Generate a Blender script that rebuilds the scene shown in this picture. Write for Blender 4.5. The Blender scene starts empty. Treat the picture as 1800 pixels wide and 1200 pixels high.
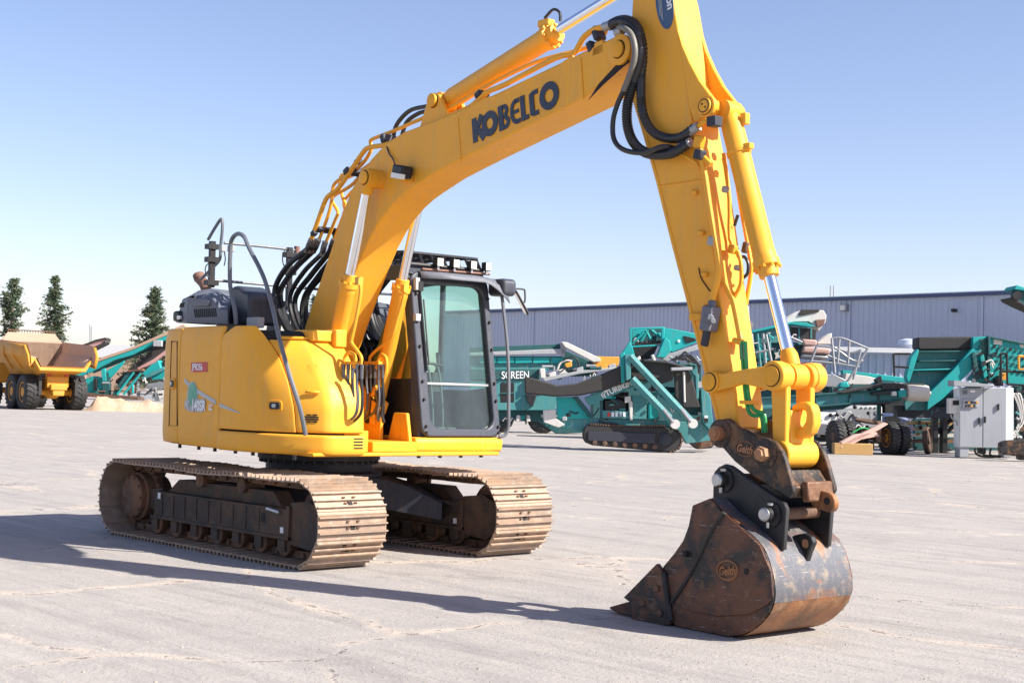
import bpy, bmesh, math, random
from mathutils import Vector, Matrix
random.seed(7)
R = math.radians
scene = bpy.context.scene
col = scene.collection

# ------------------------------------------------------------------ camera
CAM = Vector((11.5876, -8.2082, 1.5384)); YAW, PITCH, ROLL, FPX = 2.3931, .0358, .0279, 2500.0
FW = Vector((math.cos(PITCH)*math.cos(YAW), math.cos(PITCH)*math.sin(YAW), math.sin(PITCH)))
_rt = Vector((math.sin(YAW), -math.cos(YAW), 0)); _up = _rt.cross(FW)
RT = _rt*math.cos(ROLL) + _up*math.sin(ROLL); UP = -_rt*math.sin(ROLL) + _up*math.cos(ROLL)
cam = bpy.data.cameras.new('camera'); cam.sensor_width = 36; cam.lens = 50; cam.clip_end = 5000; cam.clip_start = .1
camo = bpy.data.objects.new('camera', cam); col.objects.link(camo)
camo.matrix_world = Matrix(((RT.x, UP.x, -FW.x, CAM.x), (RT.y, UP.y, -FW.y, CAM.y), (RT.z, UP.z, -FW.z, CAM.z), (0, 0, 0, 1)))
scene.camera = camo
# ------------------------------------------------------------------ sky and sun
SUN_AZ, SUN_EL = R(25.5), R(38)          # the sun stands ahead of the machine, a little to its left
w = bpy.data.worlds.new('World'); scene.world = w; w.use_nodes = True
nt = w.node_tree; nt.nodes.clear()
sky = nt.nodes.new('ShaderNodeTexSky'); sky.sky_type = 'NISHITA'; sky.sun_disc = False
sky.sun_elevation = SUN_EL; sky.sun_rotation = math.pi/2 - SUN_AZ
sky.air_density = .9; sky.dust_density = .7; sky.ozone_density = 2.8
bg = nt.nodes.new('ShaderNodeBackground'); bg.inputs[1].default_value = .094
wo = nt.nodes.new('ShaderNodeOutputWorld'); tn = nt.nodes.new('ShaderNodeMix'); tn.data_type = 'RGBA'; tn.blend_type = 'MULTIPLY'; tn.inputs[0].default_value = 1; tn.inputs[7].default_value = (1.18, 1.0, 1.01, 1)
nt.links.new(sky.outputs[0], tn.inputs[6]); nt.links.new(tn.outputs[2], bg.inputs[0]); nt.links.new(bg.outputs[0], wo.inputs[0])
sl = bpy.data.lights.new('sun', 'SUN'); sl.energy = 4.7; sl.angle = R(.53); sl.color = (1, .95, .86)
so = bpy.data.objects.new('sun', sl); col.objects.link(so)
sd = Vector((math.cos(SUN_AZ)*math.cos(SUN_EL), math.sin(SUN_AZ)*math.cos(SUN_EL), math.sin(SUN_EL)))
so.rotation_euler = sd.to_track_quat('Z', 'Y').to_euler(); so.location = (0, 0, 30)
vs = scene.view_settings; vs.view_transform = 'Standard'; vs.look = 'None'; vs.gamma = 1; vs.exposure = 1.04
try: scene.cycles.max_bounces = 8; scene.cycles.transparent_max_bounces = 12
except Exception: pass

# ------------------------------------------------------------------ sight lines: a picture point on a known plane of the place
PSI = R(-3)
def ray(px, py): return FW + RT*((px-900)/FPX) + UP*((600-py)/FPX)
def rz(v, a): c, s = math.cos(a), math.sin(a); return Vector((v.x*c-v.y*s, v.x*s+v.y*c, v.z))
def PY(px, py, y, psi=PSI):
    r = rz(ray(px, py), -psi); c = rz(CAM, -psi); return c + r*((y-c.y)/r.y)
def PX(px, py, x, psi=PSI):
    r = rz(ray(px, py), -psi); c = rz(CAM, -psi); return c + r*((x-c.x)/r.x)
def GZ(px, py, z=0):
    r = ray(px, py); return CAM + r*((z-CAM.z)/r.z)

# ------------------------------------------------------------------ materials
MATS = {}
def nodes(name):
    m = bpy.data.materials.new(name); m.use_nodes = True; n = m.node_tree; b = n.nodes['Principled BSDF']; MATS[name] = m
    return m, n, b
def mix(n, fac, a, b, blend='MIX'):
    x = n.nodes.new('ShaderNodeMix'); x.data_type = 'RGBA'; x.blend_type = blend
    for s, v in ((x.inputs[0], fac), (x.inputs[6], a), (x.inputs[7], b)):
        if hasattr(v, 'links') or isinstance(v, bpy.types.NodeSocket): n.links.new(v, s)
        else: s.default_value = v if not isinstance(v, tuple) else (*v[:3], 1)
    return x.outputs[2]
def noise(n, scale, detail=4, rough=.55, vec=None, dist=0):
    t = n.nodes.new('ShaderNodeTexNoise'); t.inputs['Scale'].default_value = scale; t.inputs['Detail'].default_value = detail
    t.inputs['Roughness'].default_value = rough; t.inputs['Distortion'].default_value = dist
    if vec is not None: n.links.new(vec, t.inputs['Vector'])
    return t.outputs['Fac']
def ramp(n, fac, lo, hi, a=0., b=1.):
    r = n.nodes.new('ShaderNodeMapRange'); r.inputs[1].default_value = lo; r.inputs[2].default_value = hi
    r.inputs[3].default_value = a; r.inputs[4].default_value = b; n.links.new(fac, r.inputs[0]); return r.outputs[0]
def vary(n, vec):
    oi = n.nodes.new('ShaderNodeObjectInfo'); m_ = n.nodes.new('ShaderNodeMath'); m_.operation = 'MULTIPLY'; m_.inputs[1].default_value = 60; n.links.new(oi.outputs['Random'], m_.inputs[0])
    a = n.nodes.new('ShaderNodeVectorMath'); a.operation = 'ADD'; n.links.new(vec, a.inputs[0]); n.links.new(m_.outputs[0], a.inputs[1]); return a.outputs[0], oi.outputs['Random']
def coords(n, scale=(1, 1, 1), kind='Object', rot=(0, 0, 0)):
    t = n.nodes.new('ShaderNodeTexCoord'); mp = n.nodes.new('ShaderNodeMapping'); mp.inputs['Scale'].default_value = scale
    mp.inputs['Rotation'].default_value = rot
    n.links.new(t.outputs[kind], mp.inputs['Vector']); return mp.outputs[0]
def bump(n, b, h, strength=.2, dist=.01):
    k = n.nodes.new('ShaderNodeBump'); k.inputs['Strength'].default_value = strength; k.inputs['Distance'].default_value = dist
    n.links.new(h, k.inputs['Height']); n.links.new(k.outputs[0], b.inputs['Normal'])
def paint(name, c, dirt=(.25, .17, .09), amt=.35, rough=.38, scale=1.0, metallic=0, streak=True, coat=0, wear=None):
    """painted steel with uneven fade, vertical run-down dust and fine specks"""
    m, n, b = nodes(name)
    v = coords(n, (scale,)*3)
    big = noise(n, 1.6, 4, .6, v); fine = noise(n, 26, 5, .7, v)
    c1 = mix(n, ramp(n, big, .3, .75, 0, .45), c, tuple(min(1, x*.74+.02) for x in c))
    c1 = mix(n, ramp(n, noise(n, 5.5, 6, .7, v, .7), .5, .78, 0, amt*.9), c1, tuple(x*.6+y*.4 for x, y in zip(c, dirt)))
    if streak:
        sv = coords(n, (9*scale, 9*scale, .9*scale)); st = noise(n, 1.5, 5, .65, sv)
        c1 = mix(n, ramp(n, st, .52, .8, 0, amt), c1, dirt)
    c2 = mix(n, ramp(n, fine, .6, .78, 0, amt*.8), c1, dirt)
    chip = noise(n, 17, 5, .75, v, .8); c2 = mix(n, ramp(n, chip, .70, .74, 0, .55), c2, tuple(x*.35+.02 for x in dirt))
    if wear:
        wv = noise(n, 7, 6, .75, v, .6); c2 = mix(n, ramp(n, wv, .58, .66), c2, wear)
    n.links.new(c2, b.inputs['Base Color']); b.inputs['Specular IOR Level'].default_value = .35
    n.links.new(ramp(n, fine, .3, .8, rough-.08, rough+.25), b.inputs['Roughness'])
    b.inputs['Metallic'].default_value = metallic; b.inputs['Coat Weight'].default_value = coat; b.inputs['Coat Roughness'].default_value = .15
    bump(n, b, noise(n, 5, 3, .5, v), .06, .01)
    return m
def plain(name, c, rough=.5, metallic=0, emit=None):
    m, n, b = nodes(name)
    v = coords(n); f = noise(n, 14, 4, .6, v)
    n.links.new(mix(n, ramp(n, f, .35, .75, 0, .4), c, tuple(x*.7 for x in c)), b.inputs['Base Color'])
    n.links.new(ramp(n, f, .3, .8, max(.03, rough-.07), min(1, rough+.12)), b.inputs['Roughness'])
    b.inputs['Metallic'].default_value = metallic
    return m
def rusty(name, dark, rust, dust, a=(.42, .6), d=(.5, .75), rough=.7, scale=1, scratch=0, metallic=.2):
    m, n, b = nodes(name)
    v, rnd_ = vary(n, coords(n, (scale,)*3))
    f1 = noise(n, 3.2, 7, .68, v, .4); f2 = noise(n, 11, 6, .7, v); f3 = noise(n, 60, 3, .6, v)
    c = mix(n, ramp(n, f1, *a), dark, rust)
    c = mix(n, ramp(n, f2, *d, 0, .8), c, dust)
    c = mix(n, ramp(n, rnd_, 0, 1, 0, .45), c, mix(n, .5, c, tuple(x*.55 for x in dark)))
    if scratch:
        s1 = noise(n, 6, 3, .6, coords(n, (1.2*scale, 1, 22*scale), rot=(0, .7, 0))); c = mix(n, ramp(n, s1, .66, .72, 0, scratch), c, (.5, .48, .45))
    n.links.new(c, b.inputs['Base Color']); b.inputs['Metallic'].default_value = metallic
    n.links.new(ramp(n, f2, .3, .7, rough-.15, rough+.15), b.inputs['Roughness'])
    h = n.nodes.new('ShaderNodeMath'); h.operation = 'ADD'; n.links.new(f2, h.inputs[0]); n.links.new(f3, h.inputs[1])
    bump(n, b, h.outputs[0], .35, .006)
    return m
paint('yellow', (.86, .40, .026), (.50, .30, .12), .42, .46, 1)
paint('yellow_worn', (.82, .37, .015), (.38, .2, .07), .4, .5, 1.2)
paint('cab_grey', (.045, .052, .07), (.16, .14, .12), .3, .34, 2)
paint('hood_grey', (.13, .14, .17), (.3, .28, .25), .35, .5, 2)
paint('black_paint', (.016, .016, .018), (.10, .09, .08), .3, .4, 2)
paint('navy_frame', (.03, .034, .05), (.10, .07, .05), .5, .55, 2)
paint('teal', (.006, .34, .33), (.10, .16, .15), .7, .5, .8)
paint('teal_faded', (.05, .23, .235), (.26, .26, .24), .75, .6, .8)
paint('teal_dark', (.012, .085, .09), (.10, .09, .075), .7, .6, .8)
paint('machine_grey', (.36, .37, .38), (.25, .23, .2), .35, .55, .8)
paint('dirty_white', (.62, .60, .56), (.32, .27, .21), .5, .6, .8)
paint('truck_yellow', (.64, .28, .022), (.42, .26, .13), .75, .55, .5)
paint('dump_bed', (.46, .31, .22), (.34, .22, .14), .5, .7, .4)
paint('orange_paint', (.75, .33, .04), (.3, .2, .1), .4, .5, 1)
paint('cabinet_grey', (.33, .345, .37), (.22, .2, .18), .3, .45, .8)
paint('white_paint', (.78, .78, .76), (.4, .35, .3), .3, .45, 1)
paint('pink_belt', (.52, .33, .28), (.3, .2, .16), .4, .8, 1)
plain('rubber', (.028, .027, .027), .75); plain('hose', (.022, .022, .025), .42); plain('belt', (.035, .032, .03), .8)
plain('hose_worn', (.16, .15, .13), .5)
plain('steel', (.45, .45, .46), .35, .9); plain('galv', (.36, .37, .38), .5, .6); plain('fitting', (.17, .17, .18), .4, .7); plain('dark', (.012, .012, .013), .8)
plain('grey_tube', (.13, .14, .16), .42); plain('pink_paint', (.5, .28, .25), .6)
plain('logo_navy', (.012, .018, .045), .4); plain('decal_white', (.8, .8, .8), .5); plain('decal_grey', (.42, .44, .46), .4)
plain('decal_red', (.55, .03, .03), .45); plain('decal_green', (.08, .36, .24), .45); plain('green_hose', (.02, .33, .09), .4)
plain('decal_blue', (.045, .085, .17), .35); plain('lamp_lens', (.75, .74, .68), .15); plain('pipe_rust', (.2, .1, .07), .7)
plain('seat_fabric', (.05, .055, .06), .8); plain('red_plastic', (.5, .05, .02), .4)
plain('concrete_roller', (.62, .56, .47), .7); plain('wood', (.42, .25, .09), .75)
m, n, b = nodes('chrome'); b.inputs['Base Color'].default_value = (.82, .84, .88, 1); b.inputs['Metallic'].default_value = 1; b.inputs['Roughness'].default_value = .12
m, n, b = nodes('mirror'); b.inputs['Base Color'].default_value = (.8, .8, .8, 1); b.inputs['Metallic'].default_value = 1; b.inputs['Roughness'].default_value = .05
rusty('track_steel', (.30, .22, .165), (.39, .265, .18), (.52, .43, .345), rough=.55)
rusty('frame_rust', (.06, .046, .037), (.13, .075, .048), (.15, .12, .095), rough=.8)
rusty('coupler_steel', (.018, .015, .013), (.17, .08, .035), (.26, .17, .09), a=(.49, .66), d=(.55, .76), rough=.5, scale=1.6, scratch=.3)
rusty('bucket_steel', (.018, .017, .018), (.135, .05, .025), (.24, .15, .085), a=(.43, .55), d=(.55, .72), rough=.48, scratch=.5)
rusty('bucket_back', (.10, .102, .115), (.30, .12, .05), (.34, .26, .18), a=(.51, .64), d=(.5, .72), rough=.5, scratch=.5)
rusty('bucket_wear', (.15, .07, .035), (.34, .14, .05), (.36, .23, .13), rough=.55, scratch=.3)
rusty('cast_edge', (.33, .15, .07), (.40, .20, .10), (.40, .28, .18), rough=.6)
rusty('old_iron', (.10, .06, .045), (.22, .11, .06), (.25, .19, .14), rough=.8)
# thin window glass; its dust mix also paints haze and pale sky reflection
def glass(name, tint, dust):
    m = bpy.data.materials.new(name); m.use_nodes = True; n = m.node_tree; n.nodes.clear(); MATS[name] = m
    o = n.nodes.new('ShaderNodeOutputMaterial'); t = n.nodes.new('ShaderNodeBsdfTransparent'); t.inputs[0].default_value = (*tint, 1)
    g = n.nodes.new('ShaderNodeBsdfGlossy'); g.inputs['Roughness'].default_value = .02
    d = n.nodes.new('ShaderNodeBsdfDiffuse'); d.inputs[0].default_value = (.52, .68, .68, 1)
    fr = n.nodes.new('ShaderNodeFresnel'); fr.inputs[0].default_value = 1.5
    m1 = n.nodes.new('ShaderNodeMixShader'); m2 = n.nodes.new('ShaderNodeMixShader')
    f = noise(n, 2.2, 6, .65, coords(n, (1, 1, .5)))
    n.links.new(ramp(n, f, .3, .75, dust*.4, dust*1.5), m1.inputs[0]); n.links.new(t.outputs[0], m1.inputs[1]); n.links.new(d.outputs[0], m1.inputs[2])
    n.links.new(fr.outputs[0], m2.inputs[0]); n.links.new(m1.outputs[0], m2.inputs[1]); n.links.new(g.outputs[0], m2.inputs[2])
    n.links.new(m2.outputs[0], o.inputs[0]); return m
glass('cab_glass', (.66, .86, .78), .07)

# ------------------------------------------------------------------ mesh helpers
class MB:
    def __init__(s): s.v = []; s.f = []; s.m = []; s.mi = 0
    def add(s, vs, fs):
        k = len(s.v); s.v += [tuple(x) for x in vs]; s.f += [[i+k for i in q] for q in fs]; s.m += [s.mi]*len(fs); return s
    def box(s, c, d, rot=None, taper=1.0):
        hx, hy, hz = d[0]/2, d[1]/2, d[2]/2; c = Vector(c); M = rot or Matrix.Identity(3); vs = []
        for z in (-1, 1):
            t = taper if z > 0 else 1
            for x, y in ((-1, -1), (1, -1), (1, 1), (-1, 1)): vs.append(c + M @ Vector((x*hx*t, y*hy*t, z*hz)))
        return s.add(vs, [(0, 3, 2, 1), (4, 5, 6, 7), (0, 1, 5, 4), (1, 2, 6, 5), (2, 3, 7, 6), (3, 0, 4, 7)])
    def bb(s, x0, x1, y0, y1, z0, z1): return s.box(((x0+x1)/2, (y0+y1)/2, (z0+z1)/2), (abs(x1-x0), abs(y1-y0), abs(z1-z0)))
    def prism(s, poly, y0, y1):
        """poly: list of (x, z) or vectors; extruded along y"""
        p = [(q[0], q[-1]) for q in poly]; k = len(p)
        a = sum(p[i][0]*p[(i+1) % k][1]-p[(i+1) % k][0]*p[i][1] for i in range(k))
        if a < 0: p = p[::-1]
        lo, hi = min(y0, y1), max(y0, y1)
        return s.add([(x, lo, z) for x, z in p]+[(x, hi, z) for x, z in p],
                     [list(range(k)), [k+i for i in range(k)][::-1]]+[(i, i+k, (i+1) % k+k, (i+1) % k) for i in range(k)])
    def slab(s, poly, nrm, t):
        """polygon of 3D points, thickened by t along nrm (both ways)"""
        n_ = Vector(nrm).normalized()*t/2; k = len(poly); P_ = [Vector(q) for q in poly]
        a = Vector((0, 0, 0))
        for i in range(k): a += P_[i].cross(P_[(i+1) % k])
        if a.dot(n_) < 0: P_ = P_[::-1]
        return s.add([q+n_ for q in P_]+[q-n_ for q in P_], [list(range(k)), [k+i for i in range(k)][::-1]]+[(i, i+k, (i+1) % k+k, (i+1) % k) for i in range(k)])
    def frame(s, outer, inner, nrm, t):
        """ring between two loops of equal count, thickened"""
        n_ = Vector(nrm).normalized()*t/2; k = len(outer); o = [Vector(q) for q in outer]; i_ = [Vector(q) for q in inner]
        vs = [q+n_ for q in o]+[q+n_ for q in i_]+[q-n_ for q in o]+[q-n_ for q in i_]; fs = []
        for a in range(k):
            b_ = (a+1) % k
            fs += [(a, b_, k+b_, k+a), (2*k+b_, 2*k+a, 3*k+a, 3*k+b_), (a, 2*k+a, 2*k+b_, b_), (k+b_, 3*k+b_, 3*k+a, k+a)]
        return s.add(vs, fs)
    def cyl(s, p0, p1, r, n_=16, r1=None, cap=True):
        p0, p1 = Vector(p0), Vector(p1); d = (p1-p0).normalized(); a = d.orthogonal().normalized(); b_ = d.cross(a); r1 = r if r1 is None else r1; vs = []
        for p, q in ((p0, r), (p1, r1)):
            for i in range(n_): t = 2*math.pi*i/n_; vs.append(p + a*(q*math.cos(t)) + b_*(q*math.sin(t)))
        fs = [(i, (i+1) % n_, (i+1) % n_+n_, i+n_) for i in range(n_)]
        if cap: fs += [list(range(n_))[::-1], [n_+i for i in range(n_)]]
        return s.add(vs, fs)
    def tube(s, pts, r, n_=8, smooth=0, cap=True):
        pts = [Vector(p) for p in pts]
        if smooth: pts = crom(pts, smooth)
        k = len(pts); T = []
        for i in range(k): T.append((pts[min(i+1, k-1)]-pts[max(i-1, 0)]).normalized())
        a = T[0].orthogonal().normalized(); vs = []
        for i in range(k):
            a = (a - T[i]*a.dot(T[i])).normalized(); b_ = T[i].cross(a); rr = r(i/(k-1), i) if callable(r) else r
            for j in range(n_): t = 2*math.pi*j/n_; vs.append(pts[i]+a*(rr*math.cos(t))+b_*(rr*math.sin(t)))
        fs = [(i*n_+j, i*n_+(j+1) % n_, (i+1)*n_+(j+1) % n_, (i+1)*n_+j) for i in range(k-1) for j in range(n_)]
        if cap: fs += [list(range(n_))[::-1], [(k-1)*n_+j for j in range(n_)]]
        return s.add(vs, fs)
    def lathe(s, c, axis, prof, n_=24):
        """prof: (r, h) along axis from c"""
        c = Vector(c); d = Vector(axis).normalized(); a = d.orthogonal().normalized(); b_ = d.cross(a); vs = []
        for r, h in prof:
            for i in range(n_): t = 2*math.pi*i/n_; vs.append(c+d*h+a*(r*math.cos(t))+b_*(r*math.sin(t)))
        k = len(prof); fs = [(i*n_+j, i*n_+(j+1) % n_, (i+1)*n_+(j+1) % n_, (i+1)*n_+j) for i in range(k-1) for j in range(n_)]
        fs += [list(range(n_))[::-1], [(k-1)*n_+j for j in range(n_)]]
        return s.add(vs, fs)
    def grid(s, rows):
        k = len(rows[0]); vs = [p for r_ in rows for p in r_]
        return s.add(vs, [(i*k+j, i*k+j+1, (i+1)*k+j+1, (i+1)*k+j) for i in range(len(rows)-1) for j in range(k-1)])
    def build(s, name, mat, parent=None, bevel=0, seg=2, angle=38, rot=0, label=None, solid=0, loc=None):
        me = bpy.data.meshes.new(name); me.from_pydata(s.v, [], s.f)
        for q in (mat if isinstance(mat, (list, tuple)) else [mat]): me.materials.append(MATS[q])
        me.polygons.foreach_set('material_index', s.m)
        bm = bmesh.new(); bm.from_mesh(me); bmesh.ops.recalc_face_normals(bm, faces=bm.faces); bm.to_mesh(me); bm.free()
        me.polygons.foreach_set('use_smooth', [True]*len(me.polygons)); me.set_sharp_from_angle(angle=R(angle)); me.update()
        o = bpy.data.objects.new(name, me); col.objects.link(o)
        if parent: o.parent = parent
        if rot: o.rotation_euler.z = rot
        if loc: o.location = loc
        if label: o['label'] = label
        if solid:
            q = o.modifiers.new('solid', 'SOLIDIFY'); q.thickness = solid; q.offset = -1
        if bevel:
            q = o.modifiers.new('bevel', 'BEVEL'); q.width = bevel; q.segments = seg; q.limit_method = 'ANGLE'; q.angle_limit = R(40); q.harden_normals = False
        return o
def crom(p, k=6):
    q = [p[0]*2-p[1]]+list(p)+[p[-1]*2-p[-2]]; out = []
    for i in range(1, len(q)-2):
        a, b_, c, d = q[i-1], q[i], q[i+1], q[i+2]
        for j in range(k):
            t = j/k; out.append(.5*((2*b_)+(c-a)*t+(2*a-5*b_+4*c-d)*t*t+(3*b_-a-3*c+d)*t**3))
    out.append(p[-1]); return out
def thing(name, label, cat, loc=(0, 0, 0), rotz=0, group=None):
    o = bpy.data.objects.new(name, None); col.objects.link(o); o.location = loc; o.rotation_euler.z = rotz
    o['label'] = label; o['category'] = cat
    if group: o['group'] = group
    return o
def tag(o, label, cat, group=None):
    o['label'] = label; o['category'] = cat
    if group: o['group'] = group
    return o
def struct(o): o['kind'] = 'structure'; return o
def share(o, name, parent, M):
    c = bpy.data.objects.new(name, o.data); col.objects.link(c); c.parent = parent; c.matrix_local = M
    for q in o.modifiers:
        if q.type == 'BEVEL':
            k = c.modifiers.new('bevel', 'BEVEL'); k.width = q.width; k.segments = q.segments; k.limit_method = 'ANGLE'; k.angle_limit = q.angle_limit
    return c
def lettering(txt, o, ux, uy, size, name, mat, parent, depth=.003, bold=0, shear=0, align='LEFT', sx=1, spacing=1):
    """flat lettering as a thin mesh: origin o, reading direction ux, up uy, cap height size"""
    cu = bpy.data.curves.new('t', 'FONT'); cu.body = txt; cu.size = size/.73; cu.extrude = depth; cu.offset = bold; cu.shear = shear; cu.align_x = align; cu.space_character = spacing
    cu.resolution_u = 4
    t = bpy.data.objects.new('t', cu); col.objects.link(t); dg = bpy.context.evaluated_depsgraph_get()
    me = bpy.data.meshes.new_from_object(t.evaluated_get(dg)); bpy.data.objects.remove(t); bpy.data.curves.remove(cu)
    ux = Vector(ux).normalized(); uy = Vector(uy); uy = (uy-ux*uy.dot(ux)).normalized(); uz = ux.cross(uy); o = Vector(o)
    for q in me.vertices: q.co = o+ux*(q.co.x*sx)+uy*q.co.y+uz*q.co.z
    me.materials.clear(); me.materials.append(MATS[mat]); me.name = name
    ob = bpy.data.objects.new(name, me); col.objects.link(ob); ob.parent = parent
    return ob
def rrect(c, u, v, hu, hv, r, k=4):
    """rounded rectangle loop"""
    c, u, v = Vector(c), Vector(u), Vector(v); out = []
    for sx, sy, a0 in ((1, 1, 0), (-1, 1, 90), (-1, -1, 180), (1, -1, 270)):
        for j in range(k+1):
            t = R(a0+90*j/k); out.append(c+u*(sx*(hu-r)+r*math.cos(t))+v*(sy*(hv-r)+r*math.sin(t)))
    return out
# ------------------------------------------------------------------ the yard
m, n, b = nodes('yard')
v = coords(n, kind='Object'); vs_ = coords(n, (.35, 3.2, 1), rot=(0, 0, -(YAW-math.pi/2)))   # tyre-drawn streaks run across the yard
f1 = noise(n, .35, 5, .6, v); f2 = noise(n, 1.0, 6, .66, vs_, .5); f3 = noise(n, 30, 4, .7, v); f5 = noise(n, 4, 6, .7, v)
vs2 = coords(n, (.12, 1.6, 1), rot=(0, 0, -(YAW-math.pi/2)+.22)); f4 = noise(n, 1.2, 5, .6, vs2, .3)
c = mix(n, ramp(n, f1, .3, .7), (.385, .353, .322), (.335, .309, .29))
c = mix(n, ramp(n, f2, .50, .70, 0, .60), c, (.22, .205, .20))
c = mix(n, ramp(n, f4, .54, .72, 0, .5), c, (.24, .222, .218))
c = mix(n, ramp(n, f5, .48, .75, 0, .5), c, (.46, .41, .36))
c = mix(n, ramp(n, f3, .56, .8, 0, .35), c, (.22, .2, .19))
st1 = noise(n, .55, 3, .5, coords(n, kind='Object')); st2 = noise(n, 2.3, 5, .7, v, 1.2); sm = n.nodes.new('ShaderNodeMath'); sm.operation = 'MULTIPLY'; n.links.new(ramp(n, st1, .58, .7), sm.inputs[0]); n.links.new(ramp(n, st2, .45, .65), sm.inputs[1])
c = mix(n, ramp(n, sm.outputs[0], 0, 1, 0, .5), c, (.2, .18, .165))      # old oil and tyre smudges
c = mix(n, ramp(n, noise(n, 3.5, 6, .7, coords(n, (.22, 3.4, 1), rot=(0, 0, -(YAW-math.pi/2)-.12)), .6), .55, .72, 0, .4), c, (.19, .178, .175))
c = mix(n, ramp(n, noise(n, 6, 5, .7, coords(n, (.3, 3.0, 1), rot=(0, 0, -(YAW-math.pi/2)+.35)), .8), .6, .72, 0, .35), c, (.2, .186, .18))
c = mix(n, ramp(n, noise(n, 2.2, 6, .7, coords(n, (.3, 2.2, 1), rot=(0, 0, -(YAW-math.pi/2)+.1)), .5), .55, .75, 0, .55), c, (.5, .455, .415))
# sand-filled cracks with dark broken edges
wv = n.nodes.new('ShaderNodeVectorMath'); wv.operation = 'ADD'; nz = n.nodes.new('ShaderNodeTexNoise'); nz.inputs['Scale'].default_value = 1.6; nz.inputs['Detail'].default_value = 6
n.links.new(v, nz.inputs['Vector']); sc = n.nodes.new('ShaderNodeVectorMath'); sc.operation = 'SCALE'; sc.inputs[3].default_value = .55
n.links.new(nz.outputs['Color'], sc.inputs[0]); n.links.new(v, wv.inputs[0]); n.links.new(sc.outputs[0], wv.inputs[1])
vo = n.nodes.new('ShaderNodeTexVoronoi'); vo.feature = 'DISTANCE_TO_EDGE'; vo.inputs['Scale'].default_value = .33; n.links.new(wv.outputs[0], vo.inputs['Vector'])
brk = noise(n, .8, 3, .5, v)
sand = n.nodes.new('ShaderNodeMath'); sand.operation = 'MULTIPLY'; n.links.new(ramp(n, vo.outputs[0], .0, .028, 1, 0), sand.inputs[0]); n.links.new(ramp(n, brk, .42, .6), sand.inputs[1])
c = mix(n, ramp(n, sand.outputs[0], 0, 1, 0, .8), c, (.56, .47, .385))
crk = n.nodes.new('ShaderNodeMath'); crk.operation = 'MULTIPLY'; n.links.new(ramp(n, vo.outputs[0], .001, .010, 1, 0), crk.inputs[0]); n.links.new(ramp(n, noise(n, 7, 4, .7, v), .5, .58), crk.inputs[1])
c = mix(n, ramp(n, crk.outputs[0], 0, 1, 0, .75), c, (.16, .14, .125))
n.links.new(c, b.inputs['Base Color']); b.inputs['Roughness'].default_value = .92; b.inputs['Specular IOR Level'].default_value = .25
ad = n.nodes.new('ShaderNodeMath'); ad.operation = 'SUBTRACT'; n.links.new(f3, ad.inputs[0]); n.links.new(crk.outputs[0], ad.inputs[1])
ad2 = n.nodes.new('ShaderNodeMath'); ad2.operation = 'ADD'; n.links.new(ad.outputs[0], ad2.inputs[0]); n.links.new(f5, ad2.inputs[1]); bump(n, b, ad2.outputs[0], .55, .02)
g = MB(); g.add([(-900, -900, 0), (900, -900, 0), (900, 900, 0), (-900, 900, 0)], [(0, 1, 2, 3)])
struct(g.build('yard_ground', 'yard'))
# ================================================================== the excavator
YB = -.14                                    # the plane the boom and arm swing in
ex = thing('excavator', 'large yellow crawler excavator with raised boom and rusty bucket on the ground', 'excavator')
# ---------------------------------------------------------------- tracks
TL, TR, SW = 1.95, .385, .71                 # half length, outer radius, shoe width
xc = TL-TR; r0 = .345; NSH = 42
def track_path(s):
    per = 4*xc+2*math.pi*r0; s = (s % 1)*per
    if s < 2*xc: x = -xc+s; return Vector((x, 0, TR-r0)), Vector((1, 0, 0)), Vector((0, 0, -1))
    s -= 2*xc
    if s < math.pi*r0: a = -math.pi/2+s/r0; nn = Vector((math.cos(a), 0, math.sin(a))); return Vector((xc, 0, TR))+nn*r0, Vector((-math.sin(a), 0, math.cos(a))), nn
    s -= math.pi*r0
    if s < 2*xc:
        x = xc-s; u = x/xc; sag = .022*(1-u*u)*(.6+.4*math.cos(u*7)); return Vector((x, 0, TR+r0-sag)), Vector((-1, 0, 0)), Vector((0, 0, 1))
    s -= 2*xc; a = math.pi/2+s/r0; nn = Vector((math.cos(a), 0, math.sin(a))); return Vector((-xc, 0, TR))+nn*r0, Vector((-math.sin(a), 0, math.cos(a))), nn
per = 4*xc+2*math.pi*r0; pitch = per/NSH; hp = pitch/2
sh = MB(); t_ = .011; gh = .04
prof = [(-hp+.004, 0), (hp-.012, 0), (hp+.01, -.012), (hp+.01, .0), (hp-.012, t_+.004)]
for gx in (.066, .0, -.066):
    prof += [(gx+.010, t_), (gx+.006, gh if abs(gx) > .01 else gh*.92), (gx-.006, gh if abs(gx) > .01 else gh*.92), (gx-.010, t_)]
prof += [(-hp+.004, t_)]
sh.prism(prof, -SW/2, SW/2)
sh.mi = 1
for yy in (-.052, .052): sh.bb(-.034, -.022, yy-.014, yy+.014, t_, t_+.016); sh.bb(.022, .034, yy-.014, yy+.014, t_, t_+.016)
sh.mi = 2; sh.bb(-.045, -.012, -.024, .024, t_-.004, t_+.003)
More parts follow.
